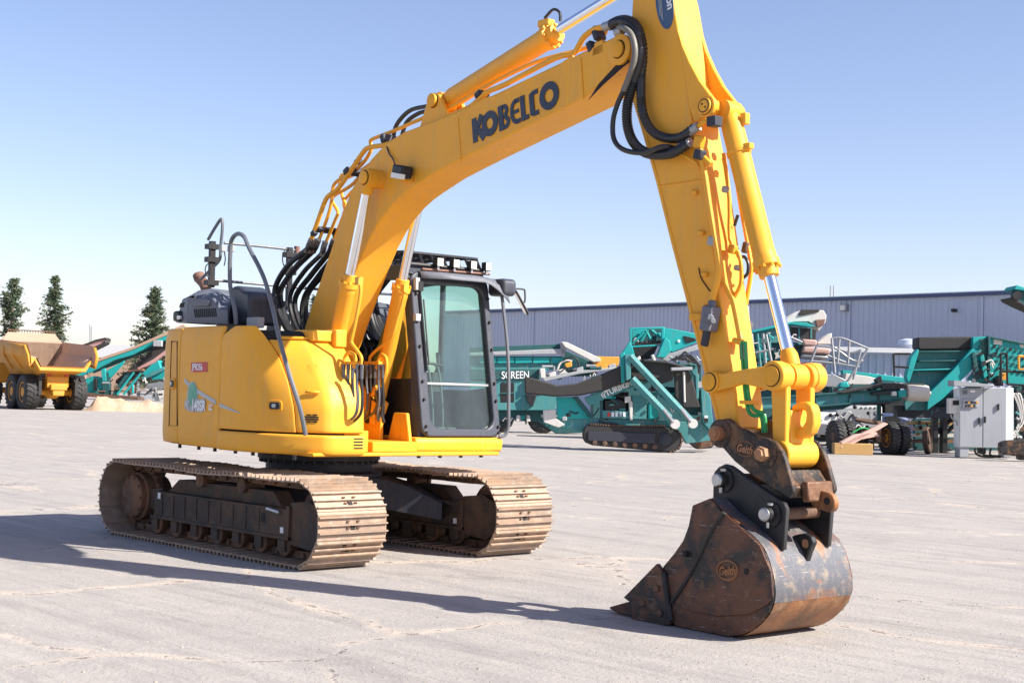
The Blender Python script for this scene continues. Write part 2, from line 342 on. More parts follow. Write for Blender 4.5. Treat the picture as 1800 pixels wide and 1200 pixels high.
def make_track(side):
    yc = side*.995
    fr = MB()
    # side beam with sloping top, end boxes and roller guards
    s_ = side
    yi, yo = yc-.17, yc+.17
    beam = [(-1.12, .23), (1.28, .23), (1.28, .50), (-1.12, .50)]
    fr.prism([(-1.12, .22), (1.22, .22), (1.22, .47), (-1.12, .47)], yi, yo)
    fr.prism([(-1.0, .47), (1.0, .47), (.85, .60), (-.8, .60)], yc-.09, yc+.07)
    fr.prism([(1.22, .17), (1.55, .14), (1.72, .24), (1.72, .48), (1.5, .56), (1.22, .53)], yi+.015, yo-.015)
    fr.prism([(1.19, .20), (1.24, .20), (1.24, .50), (1.19, .50)], yi-.012, yo+.012)
    fr.prism([(-1.16, .205), (1.24, .205), (1.24, .235), (-1.16, .235)], yi-.02, yo+.02)
    fr.prism([(-1.46, .30), (-1.1, .25), (-1.1, .5), (-1.46, .46)], yc-.10, yc+.10)
    for k in range(7):
        x = -1.1+k*.37
        fr.bb(x-.055, x+.055, yi-.005, yi+.03, .10, .21); fr.bb(x-.055, x+.055, yo-.03, yo+.005, .10, .21)
    for k in range(9): fr.bb(-.98+k*.215, -.955+k*.215, yc+s_*.171, yc+s_*.178, .25, .45)
    o = fr.build('track_frame', 'frame_rust', ex, .008)
    o['label'] = 'rusty crawler track nearest the camera' if side < 0 else 'rusty crawler track under the cab side'
    for x in (-.32, .24): d = MB(); d.prism([(x-.12, .4705), (x+.1, .4705), (x+.1, .473), (x-.12, .473)], yc-.16, yc-.10); d.build('frame_opening', 'dark', o)
    d = MB(); d.bb(.80, .85, yc-.1745, yc-.17, .33, .41); d.build('frame_opening', 'dark', o)
    dc = MB(); dc.bb(-1.05, -1.0, yc-.175, yc-.172, .40, .46); dc.build('sticker', 'decal_white', o); dc = MB(); dc.bb(1.10, 1.15, yc-.175, yc-.172, .26, .31); dc.build('sticker', 'decal_white', o)
    tl = MB(); tl.cyl((.90, yc-.176, .455), (1.10, yc-.176, .435), .024, 10); tl.build('grease_tube', 'steel', o)
    for k in range(7):
        x = -1.1+k*.37; r_ = MB()
        for q in (-1, 1): r_.lathe((x, yc+q*.03, .155), (0, q, 0), [(.07, 0), (.085, .035), (.085, .085), (.10, .09), (.10, .115), (.04, .12)], 16)
        r_.build('track_roller', 'old_iron', o)
    for x in (-.35, .38):
        r_ = MB(); r_.lathe((x, yc-.14, .625), (0, 1, 0), [(.035, 0), (.07, .01), (.07, .06), (.055, .065), (.055, .18), (.07, .185), (.07, .22), (.03, .23)], 16)
        r_.bb(x-.03, x+.03, yc+.0, yc+.05, .5, .62); r_.build('carrier_roller', 'old_iron', o)
    sp = MB()
    teeth = []
    for i in range(42):
        a = 2*math.pi*i/42; rr = .315 if i % 2 else .265; teeth.append((-xc+rr*math.cos(a), TR+rr*math.sin(a)))
    sp.prism(teeth, yc-.03, yc+.03)
    sp.lathe((-xc, yc-.03, TR), (0, -1, 0), [(.24, 0), (.24, .09), (.215, .10), (.215, .15), (.19, .165), (.05, .17)], 24)
    for i in range(10):
        a = 2*math.pi*i/10; sp.cyl((-xc+.195*math.cos(a), yc-.19, TR+.195*math.sin(a)), (-xc+.195*math.cos(a), yc-.205, TR+.195*math.sin(a)), .016, 6)
    sp.lathe((-xc, yc+.03, TR), (0, 1, 0), [(.2, 0), (.2, .14), (.1, .16)], 20)
    sp.build('drive_sprocket', 'old_iron', o)
    idl = MB(); idl.lathe((xc, yc-.08, TR), (0, 1, 0), [(.2, 0), (.3, .01), (.3, .05), (.325, .055), (.325, .105), (.3, .11), (.3, .15), (.2, .16)], 28); idl.build('front_idler', 'old_iron', o)
    ch = MB()
    for i in range(NSH):
        p, t, nn = track_path(i/NSH)
        for q in (-.062, .062):
            M3 = Matrix((t, Vector((0, 1, 0)), nn)).transposed(); ch.box(p-nn*.042+Vector((0, yc+q, 0)), (pitch*.98, .028, .066), M3)
        q0 = p+t*hp-nn*.042; ch.cyl(q0+Vector((0, yc-.1, 0)), q0+Vector((0, yc+.1, 0)), .021, 8)
    ch.build('track_chain', 'old_iron', o)
    first = None
    for i in range(NSH):
        p, t, nn = track_path((i+.35)/NSH)
        M = Matrix(((t.x, 0, nn.x, p.x), (0, 1, 0, p.y+yc), (t.z, 0, nn.z, p.z), (0, 0, 0, 1)))
        if side < 0 and i == 0:
            first = sh.build('track_shoe', ['track_steel', 'old_iron', 'dark'], o); first.matrix_local = M; make_track.shoe = first
        else: share(make_track.shoe, 'track_shoe', o, M)
make_track(-1); make_track(1)
# ---------------------------------------------------------------- car body and swing ring
cb = MB()
cb.lathe((0, 0, .50), (0, 0, 1), [(.62, 0), (.66, .05), (.62, .22), (.5, .23)], 28)
for sx in (-1, 1):
    for sy in (-1, 1):
        a = Vector((sx*.38, sy*.3)); e = Vector((sx*.95, sy*.84)); d = (e-a).normalized(); q = Vector((-d.y, d.x))
        rows = []
        for f in (0, .3, .6, 1):
            c_ = a.lerp(e, f); wd = .24-.06*f+.1*f*f; zt = .70-.04*f-.20*f*f; zb = .42-.12*f
            rows.append([(c_.x-q.x*wd, c_.y-q.y*wd, zb), (c_.x-q.x*wd, c_.y-q.y*wd, zt), (c_.x+q.x*wd, c_.y+q.y*wd, zt), (c_.x+q.x*wd, c_.y+q.y*wd, zb), (c_.x-q.x*wd, c_.y-q.y*wd, zb)])
        cb.grid(rows)
cb.bb(-.5, .5, -.6, .6, .42, .5)
cb.build('car_body', 'navy_frame', ex, .012)
sw = MB(); sw.lathe((0, 0, .72), (0, 0, 1), [(.52, 0), (.52, .10), (.50, .10), (.50, .12), (.60, .12), (.60, .19), (.56, .19), (.56, .22)], 40)
for i in range(36):
    a = 2*math.pi*i/36; sw.cyl((.57*math.cos(a), .57*math.sin(a), .80), (.57*math.cos(a), .57*math.sin(a), .842), .016, 6)
sw.build('swing_ring', 'navy_frame', ex)
# ---------------------------------------------------------------- house: panels follow a rounded plan curve
PL = [Vector(p) for p in ((-1.64, .3, 0), (-1.63, 0, 0), (-1.57, -.45, 0), (-1.42, -.84, 0), (-1.20, -1.09, 0), (-.90, -1.195, 0), (-.55, -1.225, 0), (-.2, -1.24, 0), (.25, -1.24, 0), (.6, -1.225, 0), (.88, -1.165, 0), (1.08, -1.075, 0), (1.24, -.965, 0), (1.36, -.862, 0), (1.40, -.81, 0), (1.42, -.74, 0), (1.43, -.58, 0), (1.43, -.44, 0))]
def xfront(z):
    T = [(.9, 1.43), (1.13, 1.43), (1.37, 1.42), (1.53, 1.36), (1.82, 1.16), (1.96, 1.0), (2.1, .92)]
    for (a, p), (b_, q) in zip(T, T[1:]):
        if a <= z <= b_: return p+(q-p)*(z-a)/(b_-a)
    return T[-1][1]
CUR = crom(PL, 12); NC = len(CUR)-1
def ux(x):       # parameter of the plan curve where it passes x on its way forward
    for i in range(NC):
        if CUR[i].x <= x <= CUR[i+1].x: return i+(x-CUR[i].x)/(CUR[i+1].x-CUR[i].x)
    return NC
def S(u, z, off=0):
    i = min(int(u), NC-1); p = CUR[i].lerp(CUR[i+1], u-i); t = (CUR[i+1]-CUR[i]).normalized(); nn = Vector((t.y, -t.x, 0))
    k = max(0, min(1, (p.x-.45)/.98)); k = k*k*(3-2*k); dx = xfront(z)-1.43
    inn = .03*max(0, (z-1.9)/.2)**2 + .05*max(0, (1.0-z)/.1)**2
    return Vector((p.x+dx*k, p.y, z)) + nn*(off-inn)
def panel(u0, u1, z0, z1, nu=24, nv=10, off=0):
    f = lambda q, *a: q(*a) if callable(q) else q
    m_ = MB(); rows = []
    for j in range(nv+1):
        t = j/nv; row = []
        for i in range(nu+1):
            s_ = i/nu; zz0 = f(z0, s_); zz1 = f(z1, s_); z = zz0+(zz1-zz0)*t; a = f(u0, z); b_ = f(u1, z); u = a+(b_-a)*s_
            row.append(S(u, z, off))
        rows.append(row)
    m_.grid(rows); return m_
U1, U2 = ux(-.62), ux(.24)
g_ = .09
def b2(z):      # forward edge of the curved side panel
    T = [(.9, 1.20), (1.13, 1.19), (1.35, 1.17), (1.6, 1.12), (1.81, 1.05), (1.98, .93), (2.08, .74)]
    for (a, p), (b_, q) in zip(T, T[1:]):
        if a <= z <= b_: return ux(p+(q-p)*(z-a)/(b_-a)+max(0, (1.43-xfront(z)))*.32)
    return ux(T[-1][1])
core = MB()
rows = []
for z in (.95, 1.1, 1.4, 1.7, 1.9, 2.04):
    rows.append([S(u, z, -.05) for u in [NC*i/80 for i in range(81)]])
core.grid(rows)
top = [S(NC*i/80, 2.04, -.05) for i in range(81)]; core.add(top+[Vector((.45, -.44, 2.04)), Vector((-.6, .3, 2.04))], [list(range(83))])
core.build('engine_bay', 'dark', ex, rot=PSI)
cw = panel(0, U1-g_, .955, 2.075, 40, 10).build('counterweight', 'yellow', ex, .022, 3, rot=PSI, solid=.05)
d1 = panel(U1+g_, U2-g_, .945, 2.085, 16, 10, .004).build('side_door', 'yellow', ex, .02, 3, rot=PSI, solid=.04)
p2 = panel(U2+g_, lambda z: b2(z)-g_, 1.135, lambda s_: 1.96+.115*min(1, s_*4)**.5, 30, 12, .006).build('side_panel', 'yellow', ex, .02, 3, rot=PSI, solid=.04)
p3 = panel(lambda z: b2(z)+g_, NC, 1.135, 1.96, 24, 14, 0).build('tool_box', 'yellow', ex, .02, 3, rot=PSI, solid=.04)
sk = panel(U2+g_, NC, .935, 1.118, 40, 6, .03).build('skirt_panel', 'yellow', ex, .02, 3, rot=PSI, solid=.05)
def on_panel(px, py, off=.004):
    """where the sight line meets the house skin"""
    best = None
    c_ = rz(CAM, -PSI)
    for i in range(int(NC*4)):
        u = i/4
        p = S(u, 1.5); q = PY(px, py, p.y); z_ = max(.95, min(2.07, q.z)); p = S(u, z_, off); q = PY(px, py, p.y)
        t = S(min(NC, u+.3), z_)-S(max(0, u-.3), z_); facing = Vector((t.y, -t.x, 0)).dot(c_-p)
        e = abs(q.x-p.x)
        if facing > 0 and (best is None or e < best[0]): best = (e, u, q.z)
    return S(best[1], best[2], off), best[1], best[2]
def frame_at(u, z, off=.006):
    p = S(u, z, off); t = (S(u+.2, z, off)-S(u-.2, z, off)).normalized(); v_ = (S(u, z+.02, off)-S(u, z-.02, off)).normalized(); return p, t, v_, t.cross(v_)
# vents at the nose of the skirt
for j in range(4):
    v_ = MB(); u = NC-6.5; z = 1.002+j*.028
    v_.grid([[S(NC-11+8*i/8, z+q, .033) for i in range(9)] for q in (0, .012)]); v_.build('vent_slot', 'dark', sk, solid=.004)
# door furniture
def latch(px, py, parent, w_=.075, h_=.05):
    p, u, z = on_panel(px, py); p, t, v_, nn = frame_at(u, z, .006)
    o = MB(); o.slab(rrect(p, t, v_, w_, h_, .035), nn, .012); o = o.build('latch_plate', 'yellow_worn', parent, .003)
    k = MB(); k.slab(rrect(p+nn*.007, t, v_, w_*.72, h_*.62, .02), nn, .012); k.build('latch_handle', 'black_paint', parent, .002)
    k = MB(); k.slab(rrect(p+nn*.014-t*.005, t, v_, .018, .016, .006), nn, .01); k.build('latch_key', 'steel', parent)
latch(484, 713, p2); latch(304, 674, cw, .06, .055)
for px in (543, 553.5):
    p, u, z = on_panel(px, 735); p, t, v_, nn = frame_at(u, z, .004)
    for q in range(4):
        o = MB(); c_ = p+v_*(.030-.02*q); h_ = math.sqrt(max(.0001, .037**2-(.030-.02*q)**2)); o.slab(rrect(c_, t, v_, h_, .006, .003, 2), nn, .004); o.build('vent_slot', 'dark', p3)
# recess line on the counterweight
rc = MB(); q = [on_panel(*s_)[1:] for s_ in ((301, 600), (311, 600), (311, 748), (297, 748))]
rc.tube([S(u, z, .001) for u, z in q]+[S(q[0][0], q[0][1], .001)], .006, 6); rc.build('recess_seam', 'dark', cw)
# red number plate, swoosh, globe and model lettering
def decal_quad(name, mat, parent, pts, off=.008):
    o = MB(); P_ = []
    for a in pts:
        p, u, z = on_panel(*a); P_.append(S(u, z, off))
    o.add(P_, [list(range(len(P_)))]); return o.build(name, mat, parent)
def decal_strip(name, mat, parent, top_, bot_, off=.008, k=14):
    o = MB(); rows = []
    for (a, b_) in (top_, bot_):
        A_, B_ = on_panel(*a)[1:], on_panel(*b_)[1:]; rows.append([S(A_[0]+(B_[0]-A_[0])*i/k, A_[1]+(B_[1]-A_[1])*i/k, off) for i in range(k+1)])
    o.grid(rows); return o.build(name, mat, parent)
decal_strip('stripe', 'decal_grey', d1, ((325, 664), (380, 703)), ((325, 673), (380, 711)))
decal_strip('stripe', 'decal_grey', p2, ((386.5, 708), (423, 725)), ((386.5, 715), (423, 726.5)), .010)
def wrap_text(txt, px, py, cap, name, mat, parent, off=.0105, sx=.8, bold=.006, shear=0):
    """lettering laid on the curved skin, reading along it"""
    _, u0, z0 = on_panel(px, py); o = lettering(txt, (0, 0, 0), (1, 0, 0), (0, 1, 0), cap, name, mat, parent, 0, bold, shear, sx=sx)
    L = [0]
    for i in range(400): L.append(L[-1]+(S(u0+(i+1)*.1, z0)-S(u0+i*.1, z0)).length if u0+(i+1)*.1 < NC else L[-1]+.01)
    for q in o.data.vertices:
        a = q.co.x; i = 0
        while i < 398 and L[i+1] < a: i += 1
        u = u0+.1*(i+(a-L[i])/max(1e-6, L[i+1]-L[i])); q.co = S(u, z0+q.co.y, off)
    return o
p, u, z = on_panel(338, 697)
for nm, r_, hz, mt, of in (('globe_rim', .074, .145, 'decal_grey', .008), ('globe', .062, .112, 'decal_green', .010)):
    o = MB(); o.add([S(u+r_*1.55*math.cos(a)/.0300, z+hz*math.sin(a)+(.02 if nm == 'globe' else 0), of) for a in [2*math.pi*i/28 for i in range(28)]], [list(range(28))]); o.build(nm, mt, d1)
decal_strip('number_plate', 'decal_red', d1, ((336, 637), (365, 636)), ((336, 654), (365, 653.5)))
wrap_text('JF9D56', 338.5, 650, .062, 'plate_lettering', 'decal_white', d1, .011, .86, .003)
wrap_text('SK', 326, 719, .085, 'model_lettering', 'decal_grey', d1, .013, .75, .012)
wrap_text('140SR', 338, 720, .095, 'model_lettering', 'decal_grey', d1, .0125, .84, .018)
wrap_text('140SR', 338, 720, .095, 'model_lettering', 'decal_white', d1, .0145, .84, .005)
wrap_text('LC', 368.5, 720, .055, 'model_lettering', 'decal_white', d1, .0145, .8, .004)
# deck plate and the rest of the revolving frame
dk = MB()
dk.prism([(-1.3, .93), (1.40, .93), (1.40, .965), (-1.3, .965)], -.95, 1.15)
dk.prism([(-.2, .96), (.95, .96), (.95, 1.35), (.55, 1.6), (.1, 1.75), (-.15, 1.75)], YB-.24, YB-.20); dk.prism([(-.2, .96), (.95, .96), (.95, 1.35), (.55, 1.6), (.1, 1.75), (-.15, 1.75)], YB+.20, YB+.24)
dk.bb(.55, 1.38, -.62, -.36, .965, 1.16); dk.bb(.75, 1.36, -.30, .20, .965, 1.06)
dk.prism([(.9, .97), (1.30, .97), (1.24, 1.38), (1.02, 1.38)], -.40, -.36); dk.prism([(.9, .97), (1.30, .97), (1.22, 1.32), (1.02, 1.32)], .16, .20)
dk.build('deck_frame', 'yellow_worn', ex, .01, rot=PSI)
for x, y in [(-.9+i*.36, -1.05+.02*(i % 2)) for i in range(7)]+[(1.18, .35+i*.25) for i in range(4)]: bl = MB(); bl.cyl((x, y, .90), (x, y, .94), .018, 6); bl.build('deck_bolt', 'black_paint', ex, rot=PSI)
# rear and left body behind the cab
rb2 = MB(); rb2.bb(-1.0, -.45, .25, 1.22, .96, 2.05); rb2.build('side_cabinet', 'yellow', ex, .03, rot=PSI)
# box on top of the tool box and step
tb = MB(); tb.add([S(NC*.70+i*(NC*.30)/20, 1.958, -.01) for i in range(21)]+[Vector((.45, -.44, 1.958)), Vector((.45, -1.05, 1.958))], [list(range(23))])
tb.build('tool_box_lid', 'yellow', ex, rot=PSI, solid=.03)
st = MB(); a = PY(489, 605, -.80); st.box((.88, -.62, 2.0), (.34, .30, .10)); st.box((.98, -.50, 1.985), (.24, .12, .16)); st.build('step_box', 'yellow', ex, .012, rot=PSI)
lb = MB(); a = PY(549, 612, -.50); lb.box(a, (.13, .13, .13)); lb.build('corner_lamp', 'black_paint', ex, .012, rot=PSI)
rp = MB(); c_ = on_panel(550, 670)
# flat patch on the tool box, darker yellow painting the step recess's shade
P_ = [on_panel(*q)[1:] for q in ((541, 640), (556, 640), (562, 688), (539, 688))]
rp.add([S(u, z, .003) for u, z in P_], [(0, 1, 2, 3)]); rp.build('foot_recess_shade', 'yellow_worn', p3)
rp = MB(); P_ = [on_panel(*q)[1:] for q in ((537, 688), (563, 688), (563, 691), (537, 691))]; rp.add([S(u, z, .012) for u, z in P_], [(0, 1, 2, 3)]); rp.build('foot_ledge', 'yellow', p3, solid=.02)
# ---------------------------------------------------------------- engine hood
hy = -.98
z13 = lambda x, y: (300+x/10.906, 480+y/10.906)
ho = [PY(*q, hy) for q in ((327, 567), (335, 521.5), (341, 519.5), (369, 520), (374, 523), (385, 541), (401, 544), (401, 569))]
hr = [PY(*q, -.66) for q in ((331, 567), (331, 521), (349, 510.5), (373, 506.8), (386, 510), (398, 519), (405, 527), (405, 569))]
hc = [PY(309, 567, -.86), PY(320, 525.5, -.86)]
hb = [Vector((p.x, -.42, p.z-.01)) for p in hr]
V = ho+hr+hc+hb; hd = MB()
F_ = [list(range(8))]+[(i, i+1, i+9, i+8) for i in range(7)]+[(16, 0, 1, 17), (17, 1, 9)]+[(8+i, 9+i, 19+i, 18+i) for i in range(7)]+[(16, 17, 9, 19, 18), list(range(18, 26))]
hd.add(V, F_); hood = hd.build('engine_hood', 'hood_grey', ex, .022, 3, rot=PSI, angle=25)
for i in range(12):
    x = 446+i*36; o = MB(); P_ = [PY(*z13(*q), hy-.003) for q in ((x, 690-i*2), (x+17, 690-i*2), (x+38, 850-i*1.5), (x+18, 850-i*1.5))]; o.prism([(p.x, p.z) for p in P_], hy-.004, hy+.01); o.build('grille_slot', 'dark', hood)
o = MB(); P_ = [PY(*z13(*q), hy) for q in ((448, 640), (455, 505), (480, 488), (745, 488), (768, 520), (768, 600), (752, 640))]; o.prism([(p.x, p.z) for p in P_], hy-.022, hy+.01); o.build('hood_badge', 'hood_grey', hood, .008)
o = MB(); P_ = [PY(*z13(*q), -.935) for q in ((185, 655), (215, 575), (362, 545), (348, 630))]; o.slab(P_, (-.55, -.83, 0), .03); o.build('intake_slot', 'dark', hood)
o = MB(); c_ = PY(318, 556, -.90); o.box(c_, (.15, .12, .11)); tlm = o.build('tail_lamp', 'black_paint', hood, .03, 3)
o = MB(); c_ = PY(*z13(165, 850), -.962); o.slab(rrect(c_, (1, 0, 0), (0, 0, 1), .035, .02, .018), (-.3, -1, 0), .02); o.build('lamp_lens', 'lamp_lens', hood)
for i in range(8):
    q0, q1 = PY(*z13(572+i*33, 398-i*1), -.80), PY(*z13(590+i*33, 362-i*1), -.73); o = MB(); o.tube([q0, q1], .007, 4); o.build('top_slot', 'dark', hood)
# the dark air cleaner beside it, and the pale rear cover
P_ = [PY(*q, -.82) for q in ((402, 570), (402, 530), (406, 503.5), (413, 501.8), (422, 504.5), (429, 511), (436, 513), (439.5, 523), (438, 531), (438, 570))]
ac = MB(); ac.prism([(p.x, p.z) for p in P_], -.82, -.50); ac.build('air_cleaner_cover', 'cab_grey', ex, .04, 3, rot=PSI)
lc = MB(); a, c_ = PX(440, 572, -.35), PX(580, 560, -.35); lc.prism([(-1.15, 2.0), (-.42, 2.0), (-.44, 2.20), (-.52, 2.30), (-1.05, 2.34), (-1.15, 2.28)], -.58, 1.0); lc.build('rear_cover', 'machine_grey', ex, .04, 3, rot=PSI)
cl = MB(); a = PY(449, 567, -.9); cl.box(a, (.2, .08, .1)); cl.build('hinge_box', 'machine_grey', ex, .008, rot=PSI)
xp = MB(); xp.tube([PY(363, 510, -.6), PY(358, 498, -.6), PY(349, 488, -.6)], .055, 14, 5); xp.lathe(PY(351, 490, -.6), (-.6, 0, .8), [(.06, 0), (.062, .05), (.05, .052)], 14); xp.build('exhaust_pipe', 'pipe_rust', ex, rot=PSI)
# ---------------------------------------------------------------- handrails
def tube_part(name, mat, pts, r, parent=ex, smooth=6, rot=PSI, n_=8):
    o = MB(); o.tube(pts, r, n_, smooth); return o.build(name, mat, parent, rot=(rot if parent is ex else 0))
tube_part('grab_rail', 'grey_tube', [PY(415, 570, -1.0), PY(413, 545, -1.01), PY(404.5, 500, -1.01), PY(405, 440, -1.02), PY(408, 420, -1.03), PY(418, 411, -1.04), PY(429, 416, -1.05), PY(438, 436, -1.06), PY(463, 486, -1.08), PY(479, 540, -1.10), PY(490, 590, -1.12), PY(509, 659, -1.12), PY(527, 716, -1.06), PY(537, 764, -.985)], .021, smooth=7)
tube_part('roof_rail', 'grey_tube', [PX(394, 427, -.6), PX(470, 434, -.6), PX(543, 443, -.6)], .014)
tube_part('roof_rail', 'grey_tube', [PX(371, 492, -.6), PX(465, 500, -.6), PX(566, 509, -.6)], .014)
for a, c_ in (((373.5, 424), (371, 505)), ((509, 435), (507, 545))):
    o = MB(); p0, p1 = PX(*a, -.6), PX(*c_, -.6); o.tube([p0, p1], .036, 4); o.build('rail_post', 'black_paint', ex, rot=PSI)
    for f in (.12, .4, .9):
        k = MB(); k.box(p0.lerp(p1, f), (.09, .12, .05)); k.build('rail_clamp', 'black_paint', ex, rot=PSI)
o = MB(); p0 = PX(522, 433, -.6); o.cyl(p0, PX(521, 455, -.6), .03, 10); o.build('beacon_stub', 'pipe_rust', ex, rot=PSI)
tube_part('mirror_arm', 'grey_tube', [PY(366, 421, -.75), PY(377, 402, -.75), PY(389, 385, -.75), PY(391, 400, -.75), PY(388, 432, -.75), PY(386, 456, -.75), PY(372, 472, -.75), PY(353, 491, -.75)], .016, smooth=4)
for q in ((391, 437), (406, 437)):
    o = MB(); o.box(PY(*q, -.95), (.06, .05, .06)); o.build('rail_clamp', 'machine_grey', ex, .006, rot=PSI)
tube_part('rail_cable', 'hose', [PX(505, 436, -.58), PX(498, 445, -.58), PX(497, 460, -.58), PX(503, 472, -.58), PX(513, 468, -.58)], .006)
tube_part('rail_cable', 'hose', [PX(372, 459, -.58), PX(362, 468, -.58), PX(362, 482, -.58), PX(372, 490, -.58)], .006)
tube_part('rail_cable', 'hose', [PX(394, 440, -.58), PX(396, 455, -.58), PX(394, 467, -.58)], .006)
# ---------------------------------------------------------------- cab
def CF(y, z, o=0): return Vector((1.275-.27*max(0, (z-1.1)/1.52)+o, y, z))
cy0, cy1 = .29, 1.24
def loop(y0, y1, z0, z1, r, k=5, f=None):
    out = []
    for sy, sz, a0 in ((1, 1, 0), (-1, 1, 90), (-1, -1, 180), (1, -1, 270)):
        yc_ = (y1-r) if sy > 0 else (y0+r); zc_ = (z1-r) if sz > 0 else (z0+r)
        for j in range(k+1): t = R(a0+90*j/k); out.append(f(yc_+r*math.cos(t), zc_+r*math.sin(t)))
    return out
cabm = MB()
cabm.frame(loop(cy0, cy1, 1.10, 2.66, .10, f=CF), loop(cy0+.115, cy1-.075, 1.175, 2.56, .12, f=CF), (1, 0, .17), .07)
# sides: a frame with one big window each; inner (boom) side has a lower panel with its shadow painted in
for y, zlo in ((cy0+.02, 1.62), (cy1-.02, 1.55)):
    out = [(1.255, y, 1.10), (1.20, y, 1.5), (1.12, y, 2.0), (1.02, y, 2.60), (.92, y, 2.70), (.2, y, 2.74), (-.38, y, 2.72), (-.45, y, 2.6), (-.45, y, 1.8), (-.45, y, 1.10), (.2, y, 1.10), (.8, y, 1.10)]
    inn = [(1.10, y, zlo+.03), (1.09, y, zlo+.12), (1.02, y, 2.05), (.93, y, 2.5), (.86, y, 2.58), (.2, y, 2.62), (-.28, y, 2.6), (-.35, y, 2.5), (-.35, y, 1.9), (-.35, y, zlo), (.2, y, zlo), (.8, y, zlo)]
    cabm.frame(out, inn, (0, 1, 0), .05)
cabm.bb(.30, .36, cy1-.045, cy1+.003, 1.5, 2.65)
# back wall with window, roof, floor
B = lambda y, z: Vector((-.44, y, z))
cabm.frame(loop(cy0+.02, cy1-.02, 1.1, 2.7, .06, f=B), loop(cy0+.12, cy1-.12, 1.75, 2.58, .10, f=B), (1, 0, 0), .05)
cabm.prism([(1.02, 2.64), (.94, 2.73), (.2, 2.775), (-.38, 2.75), (-.46, 2.68), (-.42, 2.64)], cy0, cy1)
cabm.bb(-.44, 1.25, cy0+.03, cy1-.03, 1.09, 1.13)
cab = cabm.build('cab', 'cab_grey', ex, .018, 3, rot=PSI)
o = MB(); o.prism([(-.42, 1.12), (1.13, 1.12), (1.1, 1.64), (-.42, 1.64)], cy0-.012, cy0+.0); o.build('lower_side_panel', 'black_paint', cab, .01)  # black tone takes in the shadow on the boom side
a = PY(712, 754, cy0-.014); o = MB(); o.box((a.x, cy0-.015, a.z), (.09, .004, .14)); o.build('sticker', 'decal_white', cab)
sl_ = MB(); sl_.prism([(-.40, .935), (1.24, .935), (1.30, .97), (1.315, 1.06), (1.29, 1.098), (-.40, 1.098)], .22, 1.27); sl_.build('cab_sill', 'yellow', ex, .03, 3, rot=PSI)
# glass
zs = 1.60
for z0, z1, nm in ((1.17, zs-.012, 'lower_windscreen'), (zs+.012, 2.565, 'upper_windscreen')):
    o = MB(); o.add([CF(cy0+.10, z0, -.015), CF(cy1-.06, z0, -.015), CF(cy1-.06, z1, -.015), CF(cy0+.10, z1, -.015)], [(0, 1, 2, 3)]); o.build(nm, 'cab_glass', cab)
o = MB(); o.box(CF((cy0+cy1)/2+.02, zs, -.01), (.03, .80, .024)); o.build('windscreen_bar', 'galv', cab, .004)
for y in (cy0+.02, cy1-.02):
    o = MB(); o.add([(1.12, y, 1.6), (.9, y, 2.62), (-.37, y, 2.62), (-.37, y, 1.55)], [(0, 1, 2, 3)]); o.build('side_window', 'cab_glass', cab)
o = MB(); o.add([(-.44, cy0+.1, 1.72), (-.44, cy1-.1, 1.72), (-.44, cy1-.1, 2.6), (-.44, cy0+.1, 2.6)], [(0, 1, 2, 3)]); o.build('rear_window', 'cab_glass', cab)
for z in (1.14, 1.20, 1.45, 1.62, 1.95, 2.22, 2.45):
    for y in (cy0+.05, cy1-.03):
        c_ = CF(y, z, .03); o = MB(); o.cyl(c_, c_+Vector((.03, 0, .005)), .016, 8, .012); o.build('pillar_bolt', 'black_paint', cab)
# seat, consoles, levers, monitor
o = MB(); o.box((.15, .78, 1.48), (.5, .48, .14)); o.box((-.12, .78, 1.83), (.14, .46, .66), Matrix.Rotation(R(-10), 3, 'Y')); o.box((-.19, .78, 2.25), (.10, .28, .2)); o.box((.1, .78, 1.27), (.36, .36, .3)); o.build('seat', 'seat_fabric', cab, .05, 3)
for y in (.48, 1.06):
    o = MB(); o.box((.25, y, 1.62), (.5, .14, .2)); o.tube([(.46, y, 1.7), (.5, y, 1.8), (.48, y, 1.92)], .022, 8, 4); o.build('arm_console', 'seat_fabric', cab, .02)
for y in (.68, .80):
    o = MB(); o.tube([(.95, y, 1.14), (.93, y, 1.4), (.86, y, 1.72), (.80, y, 1.78)], .012, 8, 3); o.box((1.0, y, 1.17), (.2, .09, .03)); o.build('travel_lever', 'grey_tube', cab)
o = MB(); o.tube([(.80, .62, 1.78), (.80, .74, 1.80), (.80, .88, 1.78)], .014, 8, 4); o.build('lever_grip', 'hose', cab)
o = MB(); o.box((1.02, .42, 1.92), (.08, .18, .16)); o.build('monitor', 'black_paint', cab, .01)
o = MB(); o.cyl((1.05, .47, 1.14), (1.05, .47, 1.24), .03, 10); o.build('extinguisher', 'red_plastic', cab)
o = MB(); o.prism([(-.40, 1.13), (-.36, 1.13), (-.36, 1.72), (-.40, 1.72)], cy0+.06, cy1-.06); o.build('rear_trim', 'decal_grey', cab)
# wiper
w0 = CF(cy0+.10, 1.72, .055); w1 = CF(cy0+.085, 2.52, .055)
o = MB(); o.tube([w0, w1], .011, 6); o.box(w1, (.06, .05, .09)); o.tube([CF(cy0+.13, 1.78, .05), CF(cy0+.125, 2.4, .05)], .008, 4); o.build('wiper', 'black_paint', cab)
o = MB(); o.box(CF(cy0+.05, 2.54, .05), (.06, .05, .12)); o.box(CF(cy0+.03, 2.22, .05), (.05, .06, .07)); o.build('wiper_bracket', 'machine_grey', cab, .006)
